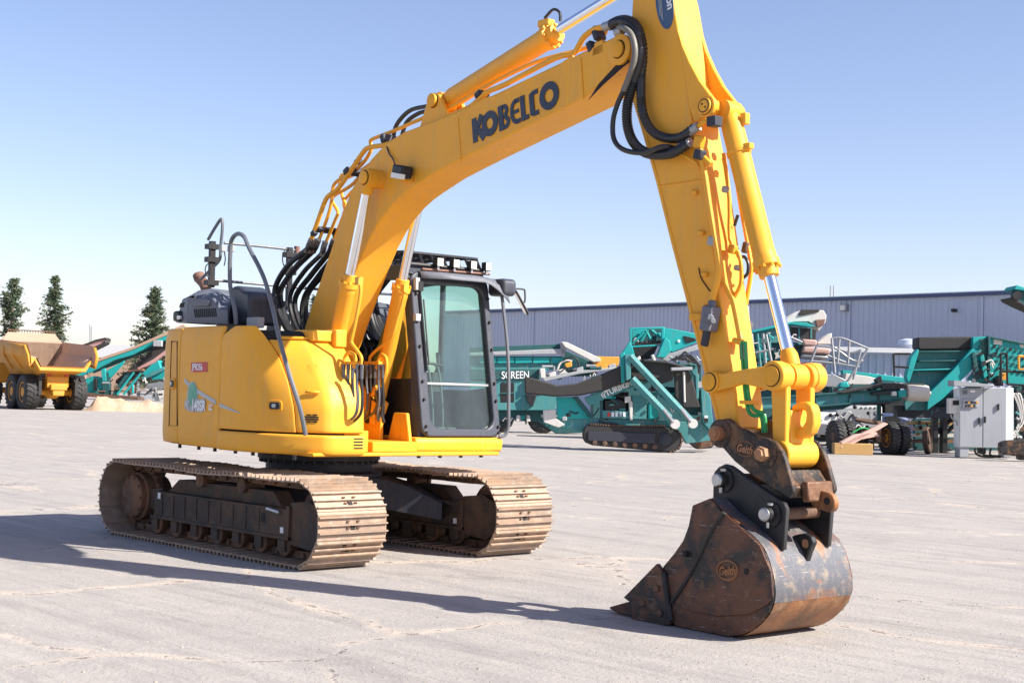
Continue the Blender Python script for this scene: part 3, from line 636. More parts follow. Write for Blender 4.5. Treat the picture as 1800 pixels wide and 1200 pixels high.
# visor over the windscreen, drooping at its outer end
vz = []
for i in range(13):
    y = cy0+.10+(1.36-cy0-.10)*i/12; dr = 0 if i < 9 else .02*(i-8)**1.6; wd = 1 if i > 2 else .35+.22*i
    vz.append([Vector((1.0, y, 2.665)), Vector((1.0+.10*wd, y, 2.672-dr*.2)), Vector((1.0+.20*wd, y, 2.65-dr*.6)), Vector((1.0+.245*wd, y, 2.60-dr))])
o = MB(); o.grid(vz); o.build('sun_visor', 'hood_grey', cab, solid=.008)
a = PX(873, 505, 1.12); o = MB(); o.slab(rrect((1.12, 1.355, a.z), (1, 0, 0), (0, 0, 1), .13, .085, .05), (0, 1, 0), .17); o.build('visor_end', 'cab_grey', cab, .03, 3)
# guard rail and mirror
tube_part('guard_rail', 'grey_tube', [PX(882, 520, 1.18), PX(884, 535, 1.20), PX(891, 600, 1.26), PX(894, 660, 1.30), PX(894, 720, 1.33), PX(893.5, 750, 1.33), PX(888, 764, 1.32), PX(877, 767, 1.30)], .017, cab, 5)
tube_part('mirror_bracket', 'black_paint', [PX(890, 508, 1.15), PX(905, 507.5, 1.15), PX(920, 508.5, 1.15), PX(922.5, 513, 1.15), PX(922.5, 530, 1.15), PX(918, 531, 1.15)], .009, cab, 3)
c_ = PX(915.5, 531, 1.15); o = MB(); u_ = (PX(927, 553, 1.15)-PX(904, 509, 1.15)); hl = u_.length/2; u_.normalize(); s_ = Vector((.55, .55, .2)).cross(u_).normalized(); s_ = Vector((.86, -.5, 0)); s_ = (s_-u_*s_.dot(u_)).normalized(); nn = u_.cross(s_)
o.slab(rrect(c_, u_, s_, hl, .062, .055), nn, .02); mr = o.build('mirror_housing', 'black_paint', cab, .005)
for sg in (-1, 1):
    o = MB(); o.slab(rrect(c_+nn*sg*.0125, u_, s_, hl-.014, .050, .045), nn, .003); o.build('mirror_glass', 'mirror', cab)
# lamps and guard on the roof
for i, px in enumerate((770, 798.5, 829, 855)):
    c_ = PX(px, 461+i*2.6, 1.02); o = MB(); o.box(c_, (.07, .075, .085)); q = o.build('work_lamp', 'black_paint', cab, .008)
    o = MB(); o.box(c_+Vector((.037, 0, 0)), (.008, .066, .074)); o.build('lamp_lens', 'lamp_lens', cab)
    o = MB(); o.bb(c_.x-.01, c_.x+.01, c_.y-.012, c_.y+.012, 2.70, c_.z-.03); o.build('lamp_foot', 'steel', cab)
o = MB(); o.tube([PX(742, 473, 1.0), PX(860, 482, 1.0)], .014, 6); o.build('lamp_bar', 'pipe_rust', cab)
gt = MB()
zt_ = 2.87
def gr(x, y): return Vector((x, y, zt_-.05*max(0, x-.7)**2*8-(.10 if x > .95 else 0)))
for x in (.98, .90, .6, .3, 0, -.3): gt.tube([(x, cy0+.02, 2.74), (x, cy0+.04, gr(x, 0).z), (x, cy1-.04, gr(x, 0).z), (x, cy1-.02, 2.74)], .018, 6)
for i in range(7):
    y = cy0+.05+i*(cy1-cy0-.1)/6; gt.tube([gr(-.3, y), gr(.6, y), gr(.85, y), gr(.9, y), gr(.98, y)], .014, 6)
gt.build('roof_guard', 'black_paint', cab)
# ---------------------------------------------------------------- boom
bw = .18
boom_poly = [(.28, 1.45), (.10, 1.42), (-.02, 1.52), (-.03, 1.70), (.19, 2.15), (.44, 2.58), (.64, 2.92), (.80, 3.22), (.93, 3.40), (1.08, 3.53), (1.22, 3.63), (1.41, 3.73), (1.56, 3.78), (1.73, 3.82), (2.05, 3.85), (2.41, 3.885), (3.06, 3.985), (3.98, 4.135), (4.40, 4.205), (4.47, 4.20), (4.55, 4.15), (4.58, 4.09), (4.555, 4.02), (4.48, 3.975), (4.05, 3.785), (3.6, 3.695), (3.18, 3.61), (2.80, 3.535), (2.47, 3.465), (2.18, 3.40), (1.89, 3.31), (1.73, 3.255), (1.59, 3.19), (1.45, 3.10), (1.32, 2.99), (1.18, 2.84), (1.05, 2.66), (.93, 2.47), (.78, 2.22), (.62, 1.95), (.45, 1.66)]
o = MB(); o.prism(boom_poly, YB-bw, YB+bw); boom = o.build('boom', 'yellow', ex, .012, 2, rot=PSI)
yR = YB-bw
for pts in (((805, 208), (811, 286)), ((1021, 103), (1026, 174))):
    o = MB(); p0, p1 = PY(*pts[0], yR-.002), PY(*pts[1], yR-.002); o.tube([p0, p1], .006, 6); o.build('weld_seam', 'yellow_worn', boom)
for sy in (-1, 1):      # tip bosses and the grease-dark pin
    o = MB(); o.lathe((4.47, YB+sy*bw, 4.09), (0, sy, 0), [(.115, 0), (.115, .025), (.10, .03), (.03, .032)], 24); o.build('tip_boss', 'yellow', boom)
o = MB(); o.lathe((4.47, yR-.03, 4.09), (0, -1, 0), [(.062, 0), (.062, .02), (.045, .026)], 20); o.build('tip_pin', 'yellow_worn', boom)
o = MB(); o.add([PY(1104, 85, yR-.002), PY(1107, 110, yR-.002), PY(1096, 118, yR-.002), PY(1060, 150, yR-.002), PY(1033, 178, yR-.002), PY(1052, 148, yR-.002), PY(1085, 112, yR-.002), PY(1091, 100, yR-.002)], [list(range(8))]); o.build('grease_smear', 'dark', boom)
# KOBELCO in heavy strokes on the boom's flank
A0, A1 = PY(833, 252, yR-.003), PY(965, 193, yR-.003); H0 = PY(829.5, 210, yR-.003)
bu = (A1-A0); bl_ = bu.length; bu.normalize(); bv = (H0-A0); cap = (bv-bu*bv.dot(bu)).length*1.0; bv = (bv-bu*bv.dot(bu)).normalized(); bn = Vector((0, -1, 0))
SK_ = [0]
def stroke(mb, pts, t, sh=.0):
    SK_[0] += 1; lift = bn*(.0007*(SK_[0] % 6))
    for (x0, y0), (x1, y1) in zip(pts, pts[1:]):
        d = Vector((x1-x0, y1-y0)); L = d.length; d /= L; q = Vector((-d.y, d.x))*t/2; e = d*t*.0
        c4 = [Vector((x0, y0))-e+q, Vector((x0, y0))-e-q, Vector((x1, y1))+e-q, Vector((x1, y1))+e+q]
        mb.slab([A0+lift+bu*(p.x*cap)+bv*(p.y*cap) for p in c4], bn, .004)
def ring(mb, cx_, cy_, rx, ry, t, a0=0, a1=360, k=28):
    P_ = []; SK_[0] += 1; lift = bn*(.0007*(SK_[0] % 6))
    for i in range(k+1):
        a = R(a0+(a1-a0)*i/k); P_.append((Vector((cx_+rx*math.cos(a), cy_+ry*math.sin(a))), Vector((cx_+(rx-t)*math.cos(a), cy_+(ry-t)*math.sin(a)))))
    for (p, q), (p_, q_) in zip(P_, P_[1:]): mb.slab([A0+lift+bu*(v_.x*cap)+bv*(v_.y*cap) for v_ in (p, q, q_, p_)], bn, .004)
W = bl_/cap      # text length in cap heights
T_ = .20
def letter(fn): mb = MB(); fn(mb); mb.build('lettering', 'logo_navy', boom)
k_ = 1.136*W/3.55
def X(v_): return v_*k_
letter(lambda m_: (stroke(m_, [(X(.08), 0), (X(.08), 1)], T_*k_), stroke(m_, [(X(.14), .42), (X(.42), 1.0)], T_*k_*.9), stroke(m_, [(X(.18), .56), (X(.46), 0)], T_*k_*.95)))
letter(lambda m_: ring(m_, X(.74), .5, X(.345), .51, T_*k_))
letter(lambda m_: (stroke(m_, [(X(1.22), 0), (X(1.22), 1)], T_*k_), stroke(m_, [(X(1.22), .91), (X(1.38), .91)], .18), stroke(m_, [(X(1.22), .52), (X(1.40), .52)], .16), stroke(m_, [(X(1.22), .09), (X(1.40), .09)], .18), ring(m_, X(1.37), .735, X(.17), .265, .19, -90, 90, 12), ring(m_, X(1.39), .27, X(.185), .27, .19, -90, 90, 12)))
letter(lambda m_: (ring(m_, X(1.86), .5, X(.25), .50, .18, 90, 270, 14), stroke(m_, [(X(1.84), .91), (X(2.00), .91)], .18), stroke(m_, [(X(1.66), .5), (X(1.96), .5)], .15), stroke(m_, [(X(1.84), .09), (X(2.00), .09)], .18)))
letter(lambda m_: (stroke(m_, [(X(2.13), 0), (X(2.13), 1)], T_*k_*.9), stroke(m_, [(X(2.10), .09), (X(2.35), .09)], .18)))
letter(lambda m_: (stroke(m_, [(X(2.50), .09), (X(2.50), .91)], T_*k_*.9), ring(m_, X(2.58), .82, X(.175), .18, .175, 90, 180, 6), ring(m_, X(2.58), .18, X(.175), .18, .175, 180, 270, 6), stroke(m_, [(X(2.57), .91), (X(2.76), .91)], .18), stroke(m_, [(X(2.57), .09), (X(2.74), .09)], .18)))
letter(lambda m_: ring(m_, X(3.18), .52, X(.375), .54, T_*k_))
# upper pin bosses of the boom rams, grab handle, lamp, eye
def boss(c, sy, r, l, mat='yellow', parent=boom, pin=True, name='pin_boss'):
    o = MB(); o.lathe(c, (0, sy, 0), [(r, 0), (r, l-.01), (r-.01, l), (r*.5, l+.001)], 24); q = o.build(name, mat, parent)
    if pin: o = MB(); o.lathe(Vector(c)+Vector((0, sy*(l+.001), 0)), (0, sy, 0), [(r*.62, 0), (r*.62, .014), (r*.4, .018)], 20); o.build('pin_head', 'yellow_worn', parent)
    return q
PB = PY(668, 316, yR); boss((PB.x, yR, PB.z), -1, .085, .06, pin=False); boss((PB.x, YB+bw, PB.z), 1, .085, .06, pin=False)
yh = yR+.02
tube_part('grab_handle', 'yellow', [PY(616, 440, yh), PY(600, 438, yh), PY(587, 443, yh), PY(580, 455, yh), PY(574, 478, yh), PY(576, 485, yh), PY(603, 487, yh)], .016, boom, 4)
o = MB(); c_ = PY(707, 302, yR-.09); o.box(c_, (.16, .12, .11), Matrix.Rotation(R(12), 3, 'Y')); q = o.build('work_lamp', 'black_paint', boom, .015)
o = MB(); o.box(c_+Vector((.015, -.055, -.045)), (.13, .06, .045), Matrix.Rotation(R(12), 3, 'Y')); o.build('lamp_lens', 'lamp_lens', boom)
tube_part('lamp_cable', 'hose', [PY(680, 258, yR), PY(684, 270, yR-.02), PY(691, 280, yR-.02), PY(696, 295, yR-.06)], .007, boom)
o = MB(); c_ = PY(716, 316, yR); o.box((c_.x, yR-.03, c_.z), (.1, .06, .03)); o.box((c_.x+.07, yR-.02, c_.z), (.04, .04, .06)); o.build('lamp_bracket', 'yellow_worn', boom, .005)
# rigid pipes on the back of the boom
def pipe(pts, y, r, nm='hydraulic_pipe', mat='yellow', parent=boom, sm=3): return tube_part(nm, mat, [PY(px, py, y) for px, py in pts], r, parent, sm)
pipe([(546, 424), (560, 385), (572, 352), (582, 341), (594, 332), (612, 307), (628, 283), (640, 266), (650, 259), (683, 253), (743, 227), (800, 200), (830, 186), (855, 163), (890, 148), (975, 103), (1007, 95), (1018, 80), (1028, 64), (1050, 50), (1085, 46)], YB-.15, .023)
pipe([(560, 424), (577, 378), (583, 352), (584, 336), (589, 322), (606, 310), (627, 297), (642, 282), (653, 262), (651, 250), (656, 244), (690, 231), (743, 208), (790, 190), (855, 152), (925, 117), (965, 102), (1037, 83), (1058, 68), (1068, 48)], YB-.07, .017)
pipe([(572, 428), (590, 385), (594, 372), (583, 352), (590, 342), (605, 334), (622, 322), (640, 300), (655, 290), (700, 262), (760, 238)], YB-.01, .017)
pipe([(588, 420), (607, 367), (603, 350), (597, 325), (600, 309), (607, 307), (612, 312), (640, 296), (668, 275)], YB+.06, .016)
pipe([(598, 423), (610, 385), (604, 358), (612, 344), (625, 330)], YB+.11, .015)
pipe([(800, 213), (845, 178), (880, 168), (930, 141), (975, 121), (1008, 100)], YB-.17, .013)
for q, y, s_ in (((620, 302), YB-.1, (.1, .22, .07)), ((683, 245), YB-.1, (.07, .2, .1)), ((575, 405), YB-.02, (.09, .3, .05)), ((552, 410), YB-.15, (.08, .07, .06)), ((847, 167), YB-.13, (.1, .14, .06)), ((1052, 60), YB-.12, (.07, .12, .14)), ((1040, 84), YB-.15, (.07, .08, .12)), ((630, 285), YB-.05, (.07, .1, .06)), ((591, 412), YB+.08, (.08, .08, .09))):
    o = MB(); o.box(PY(*q, y), [k*.8 for k in s_], Matrix.Rotation(R(-25), 3, 'Y')); o.build('pipe_clamp', 'navy_frame', boom, .012)
o = MB(); o.prism([PY(1040, 100, yR), PY(1062, 92, yR), PY(1058, 70, yR), PY(1045, 76, yR)], yR-.0, yR+.06); o.build('pipe_bracket', 'yellow', boom, .005)
# hoses from the boom foot, hanging in a bundle
for i, (a, b_, c1, c2, c3, y) in enumerate((((546, 424), (540, 438), (505, 468), (483, 510), (492, 555), -.30), ((559, 424), (552, 440), (520, 472), (494, 512), (503, 562), -.24), ((571, 428), (566, 445), (534, 478), (510, 520), (516, 565), -.18), ((586, 424), (578, 444), (548, 482), (519, 524), (526, 570), -.10), ((597, 426), (590, 446), (560, 484), (534, 524), (532, 572), -.04), ((552, 424), (546, 440), (514, 476), (488, 520), (498, 560), -.27), ((602, 400), (598, 440), (570, 480), (540, 520), (540, 575), .02))):
    P_ = [PY(*a, y), PY(*b_, y), PY(*c1, y), PY(*c2, y), PY(*c3, y), PY(c3[0]+18, c3[1]+35, y), PY(c3[0]+24, c3[1]+60, y+.03)]
    tube_part('boom_hose', 'hose', P_, .024 if i % 3 else .028, boom, 6)
    o = MB(); d = (P_[1]-P_[0]).normalized(); o.cyl(P_[0]-d*.02, P_[0]+d*.07, .03, 8); o.cyl(P_[0]+d*.07, P_[0]+d*.13, .027, 10); o.build('hose_fitting', 'fitting', boom)
tube_part('boom_hose', 'hose', [PY(536, 575, -.3), PY(543, 590, -.3), PY(543, 612, -.3)], .022, boom)
for pts, y in ((((690, 250), (697, 220), (720, 195), (750, 187), (775, 181), (790, 175), (830, 150)), YB+.02), (((706, 240), (715, 215), (735, 200), (752, 195), (770, 188)), YB+.08)):
    tube_part('ram_hose', 'hose', [PY(*q, y) for q in pts], .02, boom, 6)
# ---------------------------------------------------------------- boom rams
def ram(name, base, gland, tip, rt, rr, y, parent=ex, flange=1.25, mat='yellow'):
    b0, g0, t0 = Vector(base), Vector(gland), Vector(tip); d = (t0-b0).normalized(); L = (g0-b0).length
    o = MB(); o.lathe(b0, d, [(rt*.75, .02), (rt*.95, .10), (rt, .12), (rt, L-.16), (rt*1.04, L-.155), (rt*1.04, L-.10), (rt*flange, L-.095), (rt*flange, L-.05), (rt*.92, L-.045), (rt*.86, L+.02), (rr*1.05, L+.022)], 28)
    o.cyl(b0-Vector((0, rt*.9, 0)), b0+Vector((0, rt*.9, 0)), rt*.95, 20)
    q = o.build(name, mat, parent, rot=PSI if parent is ex else 0)
    o = MB(); o.cyl(g0-d*.02, t0-d*.05, rr, 20); o.build('ram_rod', 'chrome', q)
    o = MB()
    a = d.orthogonal().normalized(); c2 = d.cross(a)
    for i in range(10): t = 2*math.pi*i/10; p = b0+d*(L-.05)+(a*math.cos(t)+c2*math.sin(t))*rt*1.12; o.cyl(p, p+d*.02, .011, 6)
    o.build('gland_bolts', mat, q)
    return q, d
RB = {}
for sy, nm in ((-1, 'boom_ram'), (1, 'boom_ram')):
    y = YB+sy*(bw+.115)
    tip = Vector((PB.x, y, PB.z)); base = Vector((.74, y, 1.36)); gl = base.lerp(tip, .575)
    q, d = ram(nm, base, gl, tip, .074, .044, y, flange=1.22); RB[sy] = (q, d, base, gl, tip)
    o = MB(); o.cyl(tip-Vector((0, .055, 0)), tip+Vector((0, .055, 0)), .088, 24); o.lathe(tip+d*(-.16), d, [(.04, 0), (.06, .05), (.06, .1)], 16); o.build('rod_eye', 'yellow_worn', q)
    o = MB(); o.lathe(tip+Vector((0, sy*.056, 0)), (0, sy, 0), [(.06, 0), (.06, .02), (.05, .025)], 22); o.build('pin_head', 'yellow', q)
    # feed pipe down the front of the barrel with its hose fittings
    yy = y-.10; gx = 0 if sy < 0 else 1
    G_ = lambda *pts: [PY(px, py, yy) for px, py in pts]
    fp = (((631, 494), (634, 512), (626, 560), (619, 592), (618, 602), (627, 615), (635, 628), (634, 640)), ((711, 507), (709, 524), (700, 555), (690, 588), (678, 602), (660, 617), (651, 628), (650, 640)))[gx]
    o = MB(); o.tube(G_(*fp), .016, 8, 4); o.box(PY(*fp[0], yy), (.06, .05, .07)); o.build('feed_pipe', 'yellow', q)
    fp = (((622, 646), (625, 632), (621, 622), (612, 620), (606, 628), (604, 645), (597, 690), (588, 712)), ((662, 648), (666, 630), (671, 623), (678, 628), (680, 640), (678, 656)))[gx]
    o = MB(); o.tube(G_(*fp), .016, 8, 4); o.build('feed_pipe', 'yellow', q)
    o = MB(); p0 = PY(619 if gx == 0 else 656, 638, yy); o.box(p0, (.24, .05, .03)); o.build('hose_bracket', 'yellow', q, .006)
    for i in range(5):
        px0 = (604, 612, 620, 628, 636)[i] if gx == 0 else (645, 652, 659, 666, 673)[i]; yq = yy-.05+.025*(i % 3)
        lowx = px0-(6+3*i if gx == 0 else 16-3.5*i); ly = 738+(i % 3)*3; ex_ = (590+2.2*i) if gx == 0 else (664+2.6*i)
        P_ = [PY(px0, 646, yq), PY(px0-.5, 672, yq), PY(px0+1, 700, yq), PY(px0-2, 726, yq), PY(lowx+(2 if gx == 0 else 4), ly, yq+.02), PY((lowx+ex_)/2, ly-4, yq+.03), PY(ex_, 715, yq+.03), PY(ex_+(2 if gx == 0 else -2), 690, yq+.03)]
        if gx == 0 and i > 3: P_ = P_[:5]+[PY(lowx-8, ly-6, yq+.05), PY(lowx-10, 710, yq+.08)]
        tube_part('ram_hose', 'hose' if i % 3 else 'grey_tube', P_, .0135, q, 5)
        o = MB(); d0 = (P_[1]-P_[0]).normalized(); o.cyl(P_[0]-d0*.03, P_[0]+d0*.02, .018, 6); o.cyl(P_[0]+d0*.02, P_[0]+d0*.10, .016, 8); o.build('hose_fitting', 'fitting', q)
        e3 = P_[-1]; d1_ = (P_[-2]-P_[-1]).normalized(); o = MB(); o.cyl(e3-d1_*.05, e3+d1_*.07, .017, 8); o.build('hose_fitting', 'fitting', q)
    o = MB(); lo = base+Vector((.08, -.05, .02)); o.box(lo, (.14, .16, .12), Matrix.Rotation(R(25), 3, 'Y')); o.box(lo+Vector((.02, -.02, -.10)), (.08, .1, .16)); o.cyl(lo+Vector((.02, -.07, .09)), lo+Vector((.1, -.07, .18)), .025, 8); o.build('ram_base_block', 'yellow', q, .01)
# ---------------------------------------------------------------- arm ram on top of the boom
AB, AG = PY(783, 181, YB), PY(977, 57, YB); AT = Vector((4.66, YB, 4.70)); AG.z += .0
q, d = ram('arm_ram', AB, AG, AT, .088, .042, YB, flange=1.2)
o = MB(); o.prism([(AB.x-.20, 3.84), (AB.x+.22, 3.88), (AB.x+.07, AB.z+.05), (AB.x-.05, AB.z+.07), (AB.x-.10, AB.z)], YB-.13, YB-.09); o.prism([(AB.x-.20, 3.84), (AB.x+.22, 3.88), (AB.x+.07, AB.z+.05), (AB.x-.05, AB.z+.07), (AB.x-.10, AB.z)], YB+.09, YB+.13); o.build('ram_bracket', 'yellow', boom, .008)
o = MB(); o.lathe((AB.x, YB-.13, AB.z), (0, -1, 0), [(.06, 0), (.06, .03), (.045, .035)], 20); o.build('pin_head', 'yellow_worn', boom)
o = MB(); o.box(AG+Vector((-.12, 0, .09)), (.12, .09, .06)); o.build('ram_port', 'yellow', q, .01)
tube_part('ram_hose', 'hose', [AG+Vector((-.14, .0, .14)), AG+Vector((-.04, 0, .19)), AG+Vector((.04, 0, .15)), AG+Vector((.05, 0, .08))], .012, q)
# ---------------------------------------------------------------- arm
aw = .14; yA = YB-aw
armp = [PY(*q, yA) for q in ((1110, 33), (1105, 75), (1108, 140), (1112, 180), (1130, 240), (1153, 323), (1179, 428), (1204, 523), (1230, 626), (1257, 736))]
armf = [PY(*q, yA) for q in ((1297, 752), (1291, 690), (1276, 590), (1258, 470), (1236, 320), (1217, 217), (1213, 193), (1200, 103), (1182, 0))]
inner = [(p.x, p.z) for p in armp]; front = [(p.x, p.z) for p in armf]
rear = [(4.86, 4.62), (4.80, 4.82), (4.70, 4.90), (4.60, 4.86), (4.54, 4.70)]
poly = inner+[(5.46, 1.32), (5.54, 1.30)]+front+rear
poly[0:0] = []
o = MB(); o.prism(poly, YB-aw, YB+aw); arm = o.build('arm', 'yellow', ex, .01, 2, rot=PSI)
o = MB(); o.prism([(4.40, 4.09+.1), (4.40, 4.0), (4.55, 3.92), (4.62, 4.3)], YB-.10, YB+.10); o.cyl((4.47, YB-.12, 4.09), (4.47, YB+.12, 4.09), .11, 20); o.build('arm_foot', 'yellow', arm, .01)
# ears that carry the bucket ram
ear = [PY(*q, yA) for q in ((1190, 50), (1199, 80), (1212, 110), (1229, 142), (1250, 170), (1259, 181), (1258, 192), (1250, 203), (1236, 208), (1220, 215), (1212, 190), (1198, 100))]
for y0 in (yA-.002, YB+aw-.038): o = MB(); o.prism(ear, y0, y0+.04); o.build('ram_ear', 'yellow', arm, .006)
BP = PY(1246, 188, yA); o = MB(); o.lathe((BP.x, yA-.002, BP.z), (0, -1, 0), [(.078, 0), (.078, .03), (.058, .035), (.058, .05), (.045, .055)], 24); o.build('pin_head', 'yellow', arm)
o = MB(); o.cyl((BP.x, YB-aw, BP.z), (BP.x, YB+aw+.04, BP.z), .055, 18); o.build('ram_pin', 'yellow_worn', arm)
# edge strips and plate seams
o = MB(); o.tube([PY(1157, 327, yA-.001), PY(1232, 316, yA-.001)], .005, 6); o.build('weld_seam', 'yellow_worn', arm)
tr = MB(); tr.tube([p+Vector((.035, 0, 0)) for p in armp[4:]], .006, 6); tr.build('weld_seam', 'yellow_worn', arm)
# blue oval sticker
c_ = PY(1168, 12, yA-.003); o = MB(); ov = [Vector((c_.x+.085*math.cos(t)*1+.035*math.sin(t)*-1, yA-.003, c_.z+.19*math.sin(t)+.02)) for t in [2*math.pi*i/32 for i in range(32)]]
o.slab(ov, (0, -1, 0), .003); st_ = o.build('oval_sticker', 'decal_blue', arm)
lettering('wilson', c_+Vector((-.005, -.004, .19)), (.19, 0, -.98), (.98, 0, .19), .065, 'sticker_lettering', 'decal_white', arm, .001, .003)
for i in range(3): o = MB(); o.slab([c_+Vector((-.035-.015*i+.03*q, -.004, .10-.20*q+.02*i)) for q in (0, 1)]+[c_+Vector((-.040-.015*i+.03*q, -.004, .10-.20*q+.02*i)) for q in (1, 0)], (0, -1, 0), .002); o.build('sticker_line', 'decal_grey', arm)
# pipes down the arm, front face and flank
yF = yA+.02
pipe([(1228, 250), (1238, 300), (1247, 360), (1257, 420), (1264, 462), (1262, 490), (1255, 515), (1252, 530)], yA-.035, .022, parent=arm)
pipe([(1231, 285), (1244, 360), (1258, 435), (1265, 480), (1280, 515), (1288, 535), (1300, 597)], yA+.03, .014, parent=arm)
pipe([(1272, 270), (1282, 350), (1283, 420), (1298, 445), (1303, 470), (1302, 500), (1290, 525), (1290, 545), (1303, 597)], YB+.02, .015, parent=arm)
pipe([(1292, 262), (1297, 330), (1318, 450), (1320, 480), (1311, 535)], YB+aw+.02, .016, parent=arm)
pipe([(1225, 265), (1250, 290)], yA-.03, .02, parent=arm)
for q, y, s_, mt in (((1253, 424), yA-.03, (.08, .07, .08), 'machine_grey'), ((1230, 272), yA-.05, (.09, .08, .09), 'navy_frame'), ((1297, 471), YB+.02, (.06, .06, .05), 'machine_grey'), ((1275, 333), YB-.05, (.05, .06, .06), 'machine_grey'), ((1288, 438), YB, (.06, .08, .08), 'yellow'), ((1310, 435), YB+aw, (.05, .05, .1), 'old_iron'), ((1232, 409), yA-.02, (.06, .04, .045), 'yellow'), ((1238, 482), yA-.02, (.06, .04, .045), 'yellow'), ((1220, 338), yA-.02, (.06, .04, .045), 'yellow'), ((1300, 600), yA+.06, (.1, .1, .05), 'yellow'), ((1229, 250), yA-.04, (.09, .07, .11), 'yellow_worn'), ((1293, 245), YB+.1, (.05, .05, .07), 'steel'), ((1303, 270), YB+.1, (.06, .06, .05), 'yellow')):
    o = MB(); o.box(PY(*q, y), [k*.8 for k in s_], Matrix.Rotation(R(14), 3, 'Y')); o.build('pipe_clamp', mt, arm, .012)
# stop valve with its lever
v0 = PY(1248, 560, yA-.06); o = MB(); o.cyl(PY(1252, 528, yA-.04), PY(1251, 548, yA-.05), .028, 10); o.box(v0, (.09, .1, .17), Matrix.Rotation(R(10), 3, 'Y')); o.cyl(v0+Vector((.06, -.06, .0)), v0+Vector((.0, -.02, .0)), .03, 8); o.cyl(v0+Vector((.05, -.04, -.02)), v0+Vector((.075, -.05, -.02)), .026, 8)
o.build('stop_valve', 'hood_grey', arm, .01)
o = MB(); o.box(PY(1241, 592, yA-.06), (.05, .04, .13), Matrix.Rotation(R(12), 3, 'Y')); o.build('valve_lever', 'navy_frame', arm, .01)
o = MB(); o.box(PY(1226, 557, yA-.02), (.12, .05, .05), Matrix.Rotation(R(3), 3, 'Y')); o.box(PY(1238, 560, yA-.025), (.02, .04, .2), Matrix.Rotation(R(8), 3, 'Y')); o.build('valve_bracket', 'yellow_worn', arm, .006)
for pts in ([(1303, 600), (1306, 640), (1310, 690), (1316, 722), (1325, 730), (1338, 732), (1342, 760)], [(1310, 600), (1312, 640), (1315, 690), (1322, 715), (1332, 724), (1343, 728), (1346, 760)]):
    tube_part('green_hose', 'green_hose', [PY(*q, yA+.04) for q in pts], .014, arm, 5)
o = MB(); o.box(PY(1317, 707, yA+.04), (.09, .1, .025)); o.build('pipe_clamp', 'yellow', arm, .004)
for x in (1303, 1309): o = MB(); o.cyl(PY(x, 606, yA+.04), PY(x+1.5, 632, yA+.04), .015, 8); o.build('hose_fitting', 'hose_worn', arm)
o = MB(); o.cyl(PY(1312, 538, YB+aw+.02), PY(1314, 572, YB+aw+.02), .02, 8); o.cyl(PY(1313, 570, YB+aw+.01), PY(1318, 574, YB+aw+.01), .035, 8); o.build('stop_valve', 'steel', arm)
tube_part('arm_hose', 'hose', [PY(1301, 452, YB+.05), PY(1309, 452, YB+.05), PY(1315, 463, YB+.05), PY(1314, 480, YB+.05), PY(1306, 489, YB+.05)], .012, arm)
tube_part('arm_hose', 'hose', [PY(1297, 378, YB+.1), PY(1293, 390, YB+.1), PY(1291, 397, YB+.1)], .012, arm)
tube_part('sensor_wire', 'dark', [PY(1228, 471, yA-.006), PY(1233, 490, yA-.006), PY(1248, 512, yA-.006)], .004, arm)
# the big hose loops at the elbow
def corrug(r): return lambda t, i: r*(1.10 if i % 2 else .92)
def hose_loop(pts, ys, r, rib=False, mat='hose', nm='elbow_hose'):
    P_ = [PY(px, py, y) for (px, py), y in zip(pts, ys)]
    P_ = crom(P_, 8)
    if rib:
        out = []; L = 0; step = .011
        for a, b_ in zip(P_, P_[1:]):
            d = (b_-a).length; k = max(1, int(d/step+.5))
            for j in range(k): out.append(a.lerp(b_, j/k))
        out.append(P_[-1]); o = MB(); o.tube(out, corrug(r), 8)
    else: o = MB(); o.tube(P_, r, 10)
    return o.build(nm, mat, boom, angle=60)
y1, y2, y3 = yR-.06, yR-.11, yR-.03
hose_loop([(1072, 44), (1088, 36), (1105, 36), (1120, 47), (1129, 75), (1130, 105), (1127, 135), (1127, 175), (1132, 205), (1146, 230), (1168, 242), (1195, 242), (1220, 225)], [yR+.02, yR-.02, y3, y3, y3, y3, y3, y3, y3, y3, y3, y3, yA-.05], .033, True)
hose_loop([(1072, 46), (1090, 38), (1108, 43), (1121, 60), (1126, 90), (1122, 120), (1112, 150), (1103, 185), (1103, 220), (1112, 248), (1130, 266), (1155, 272), (1185, 268), (1210, 252)], [yR+.02, y1, y1, y1, y1, y1, y1, y1, y1, y1, y1, y1, y1, yA-.05], .036, True)
hose_loop([(1085, 46), (1098, 50), (1110, 62), (1116, 85), (1114, 110), (1104, 140), (1096, 160)], [yR, y2, y2, y2, y2, y2, y2], .023, False, 'hose_worn')
hose_loop([(1096, 160), (1086, 182), (1078, 210), (1078, 240), (1088, 258), (1108, 267), (1135, 268), (1165, 258), (1190, 262)], [y2, y2, y2, y2, y2, y2, y2, y2, yA-.03], .019, False, 'hose')
for a, b_ in (((1212, 232), (1228, 222)), ((1195, 260), (1214, 250)), ((1062, 48), (1074, 44)), ((1083, 58), (1094, 53))):
    o = MB(); o.cyl(PY(*a, yA-.05), PY(*b_, yA-.05), .035, 12); o.build('hose_fitting', 'galv', boom)
tube_part('hydraulic_pipe', 'yellow_worn', [PY(1228, 222, yA-.05), PY(1238, 214, yA-.05), PY(1252, 214, yA-.04)], .018, arm, 4)
o = MB(); o.box(PY(1256, 214, yA-.03), (.08, .08, .07)); o.build('pipe_clamp', 'navy_frame', arm, .006)
tube_part('hydraulic_pipe', 'yellow', [PY(1190, 265, yA-.03), PY(1205, 275, yA-.03), PY(1222, 285, yA-.03), PY(1230, 296, yA-.03)], .010, arm, 4)
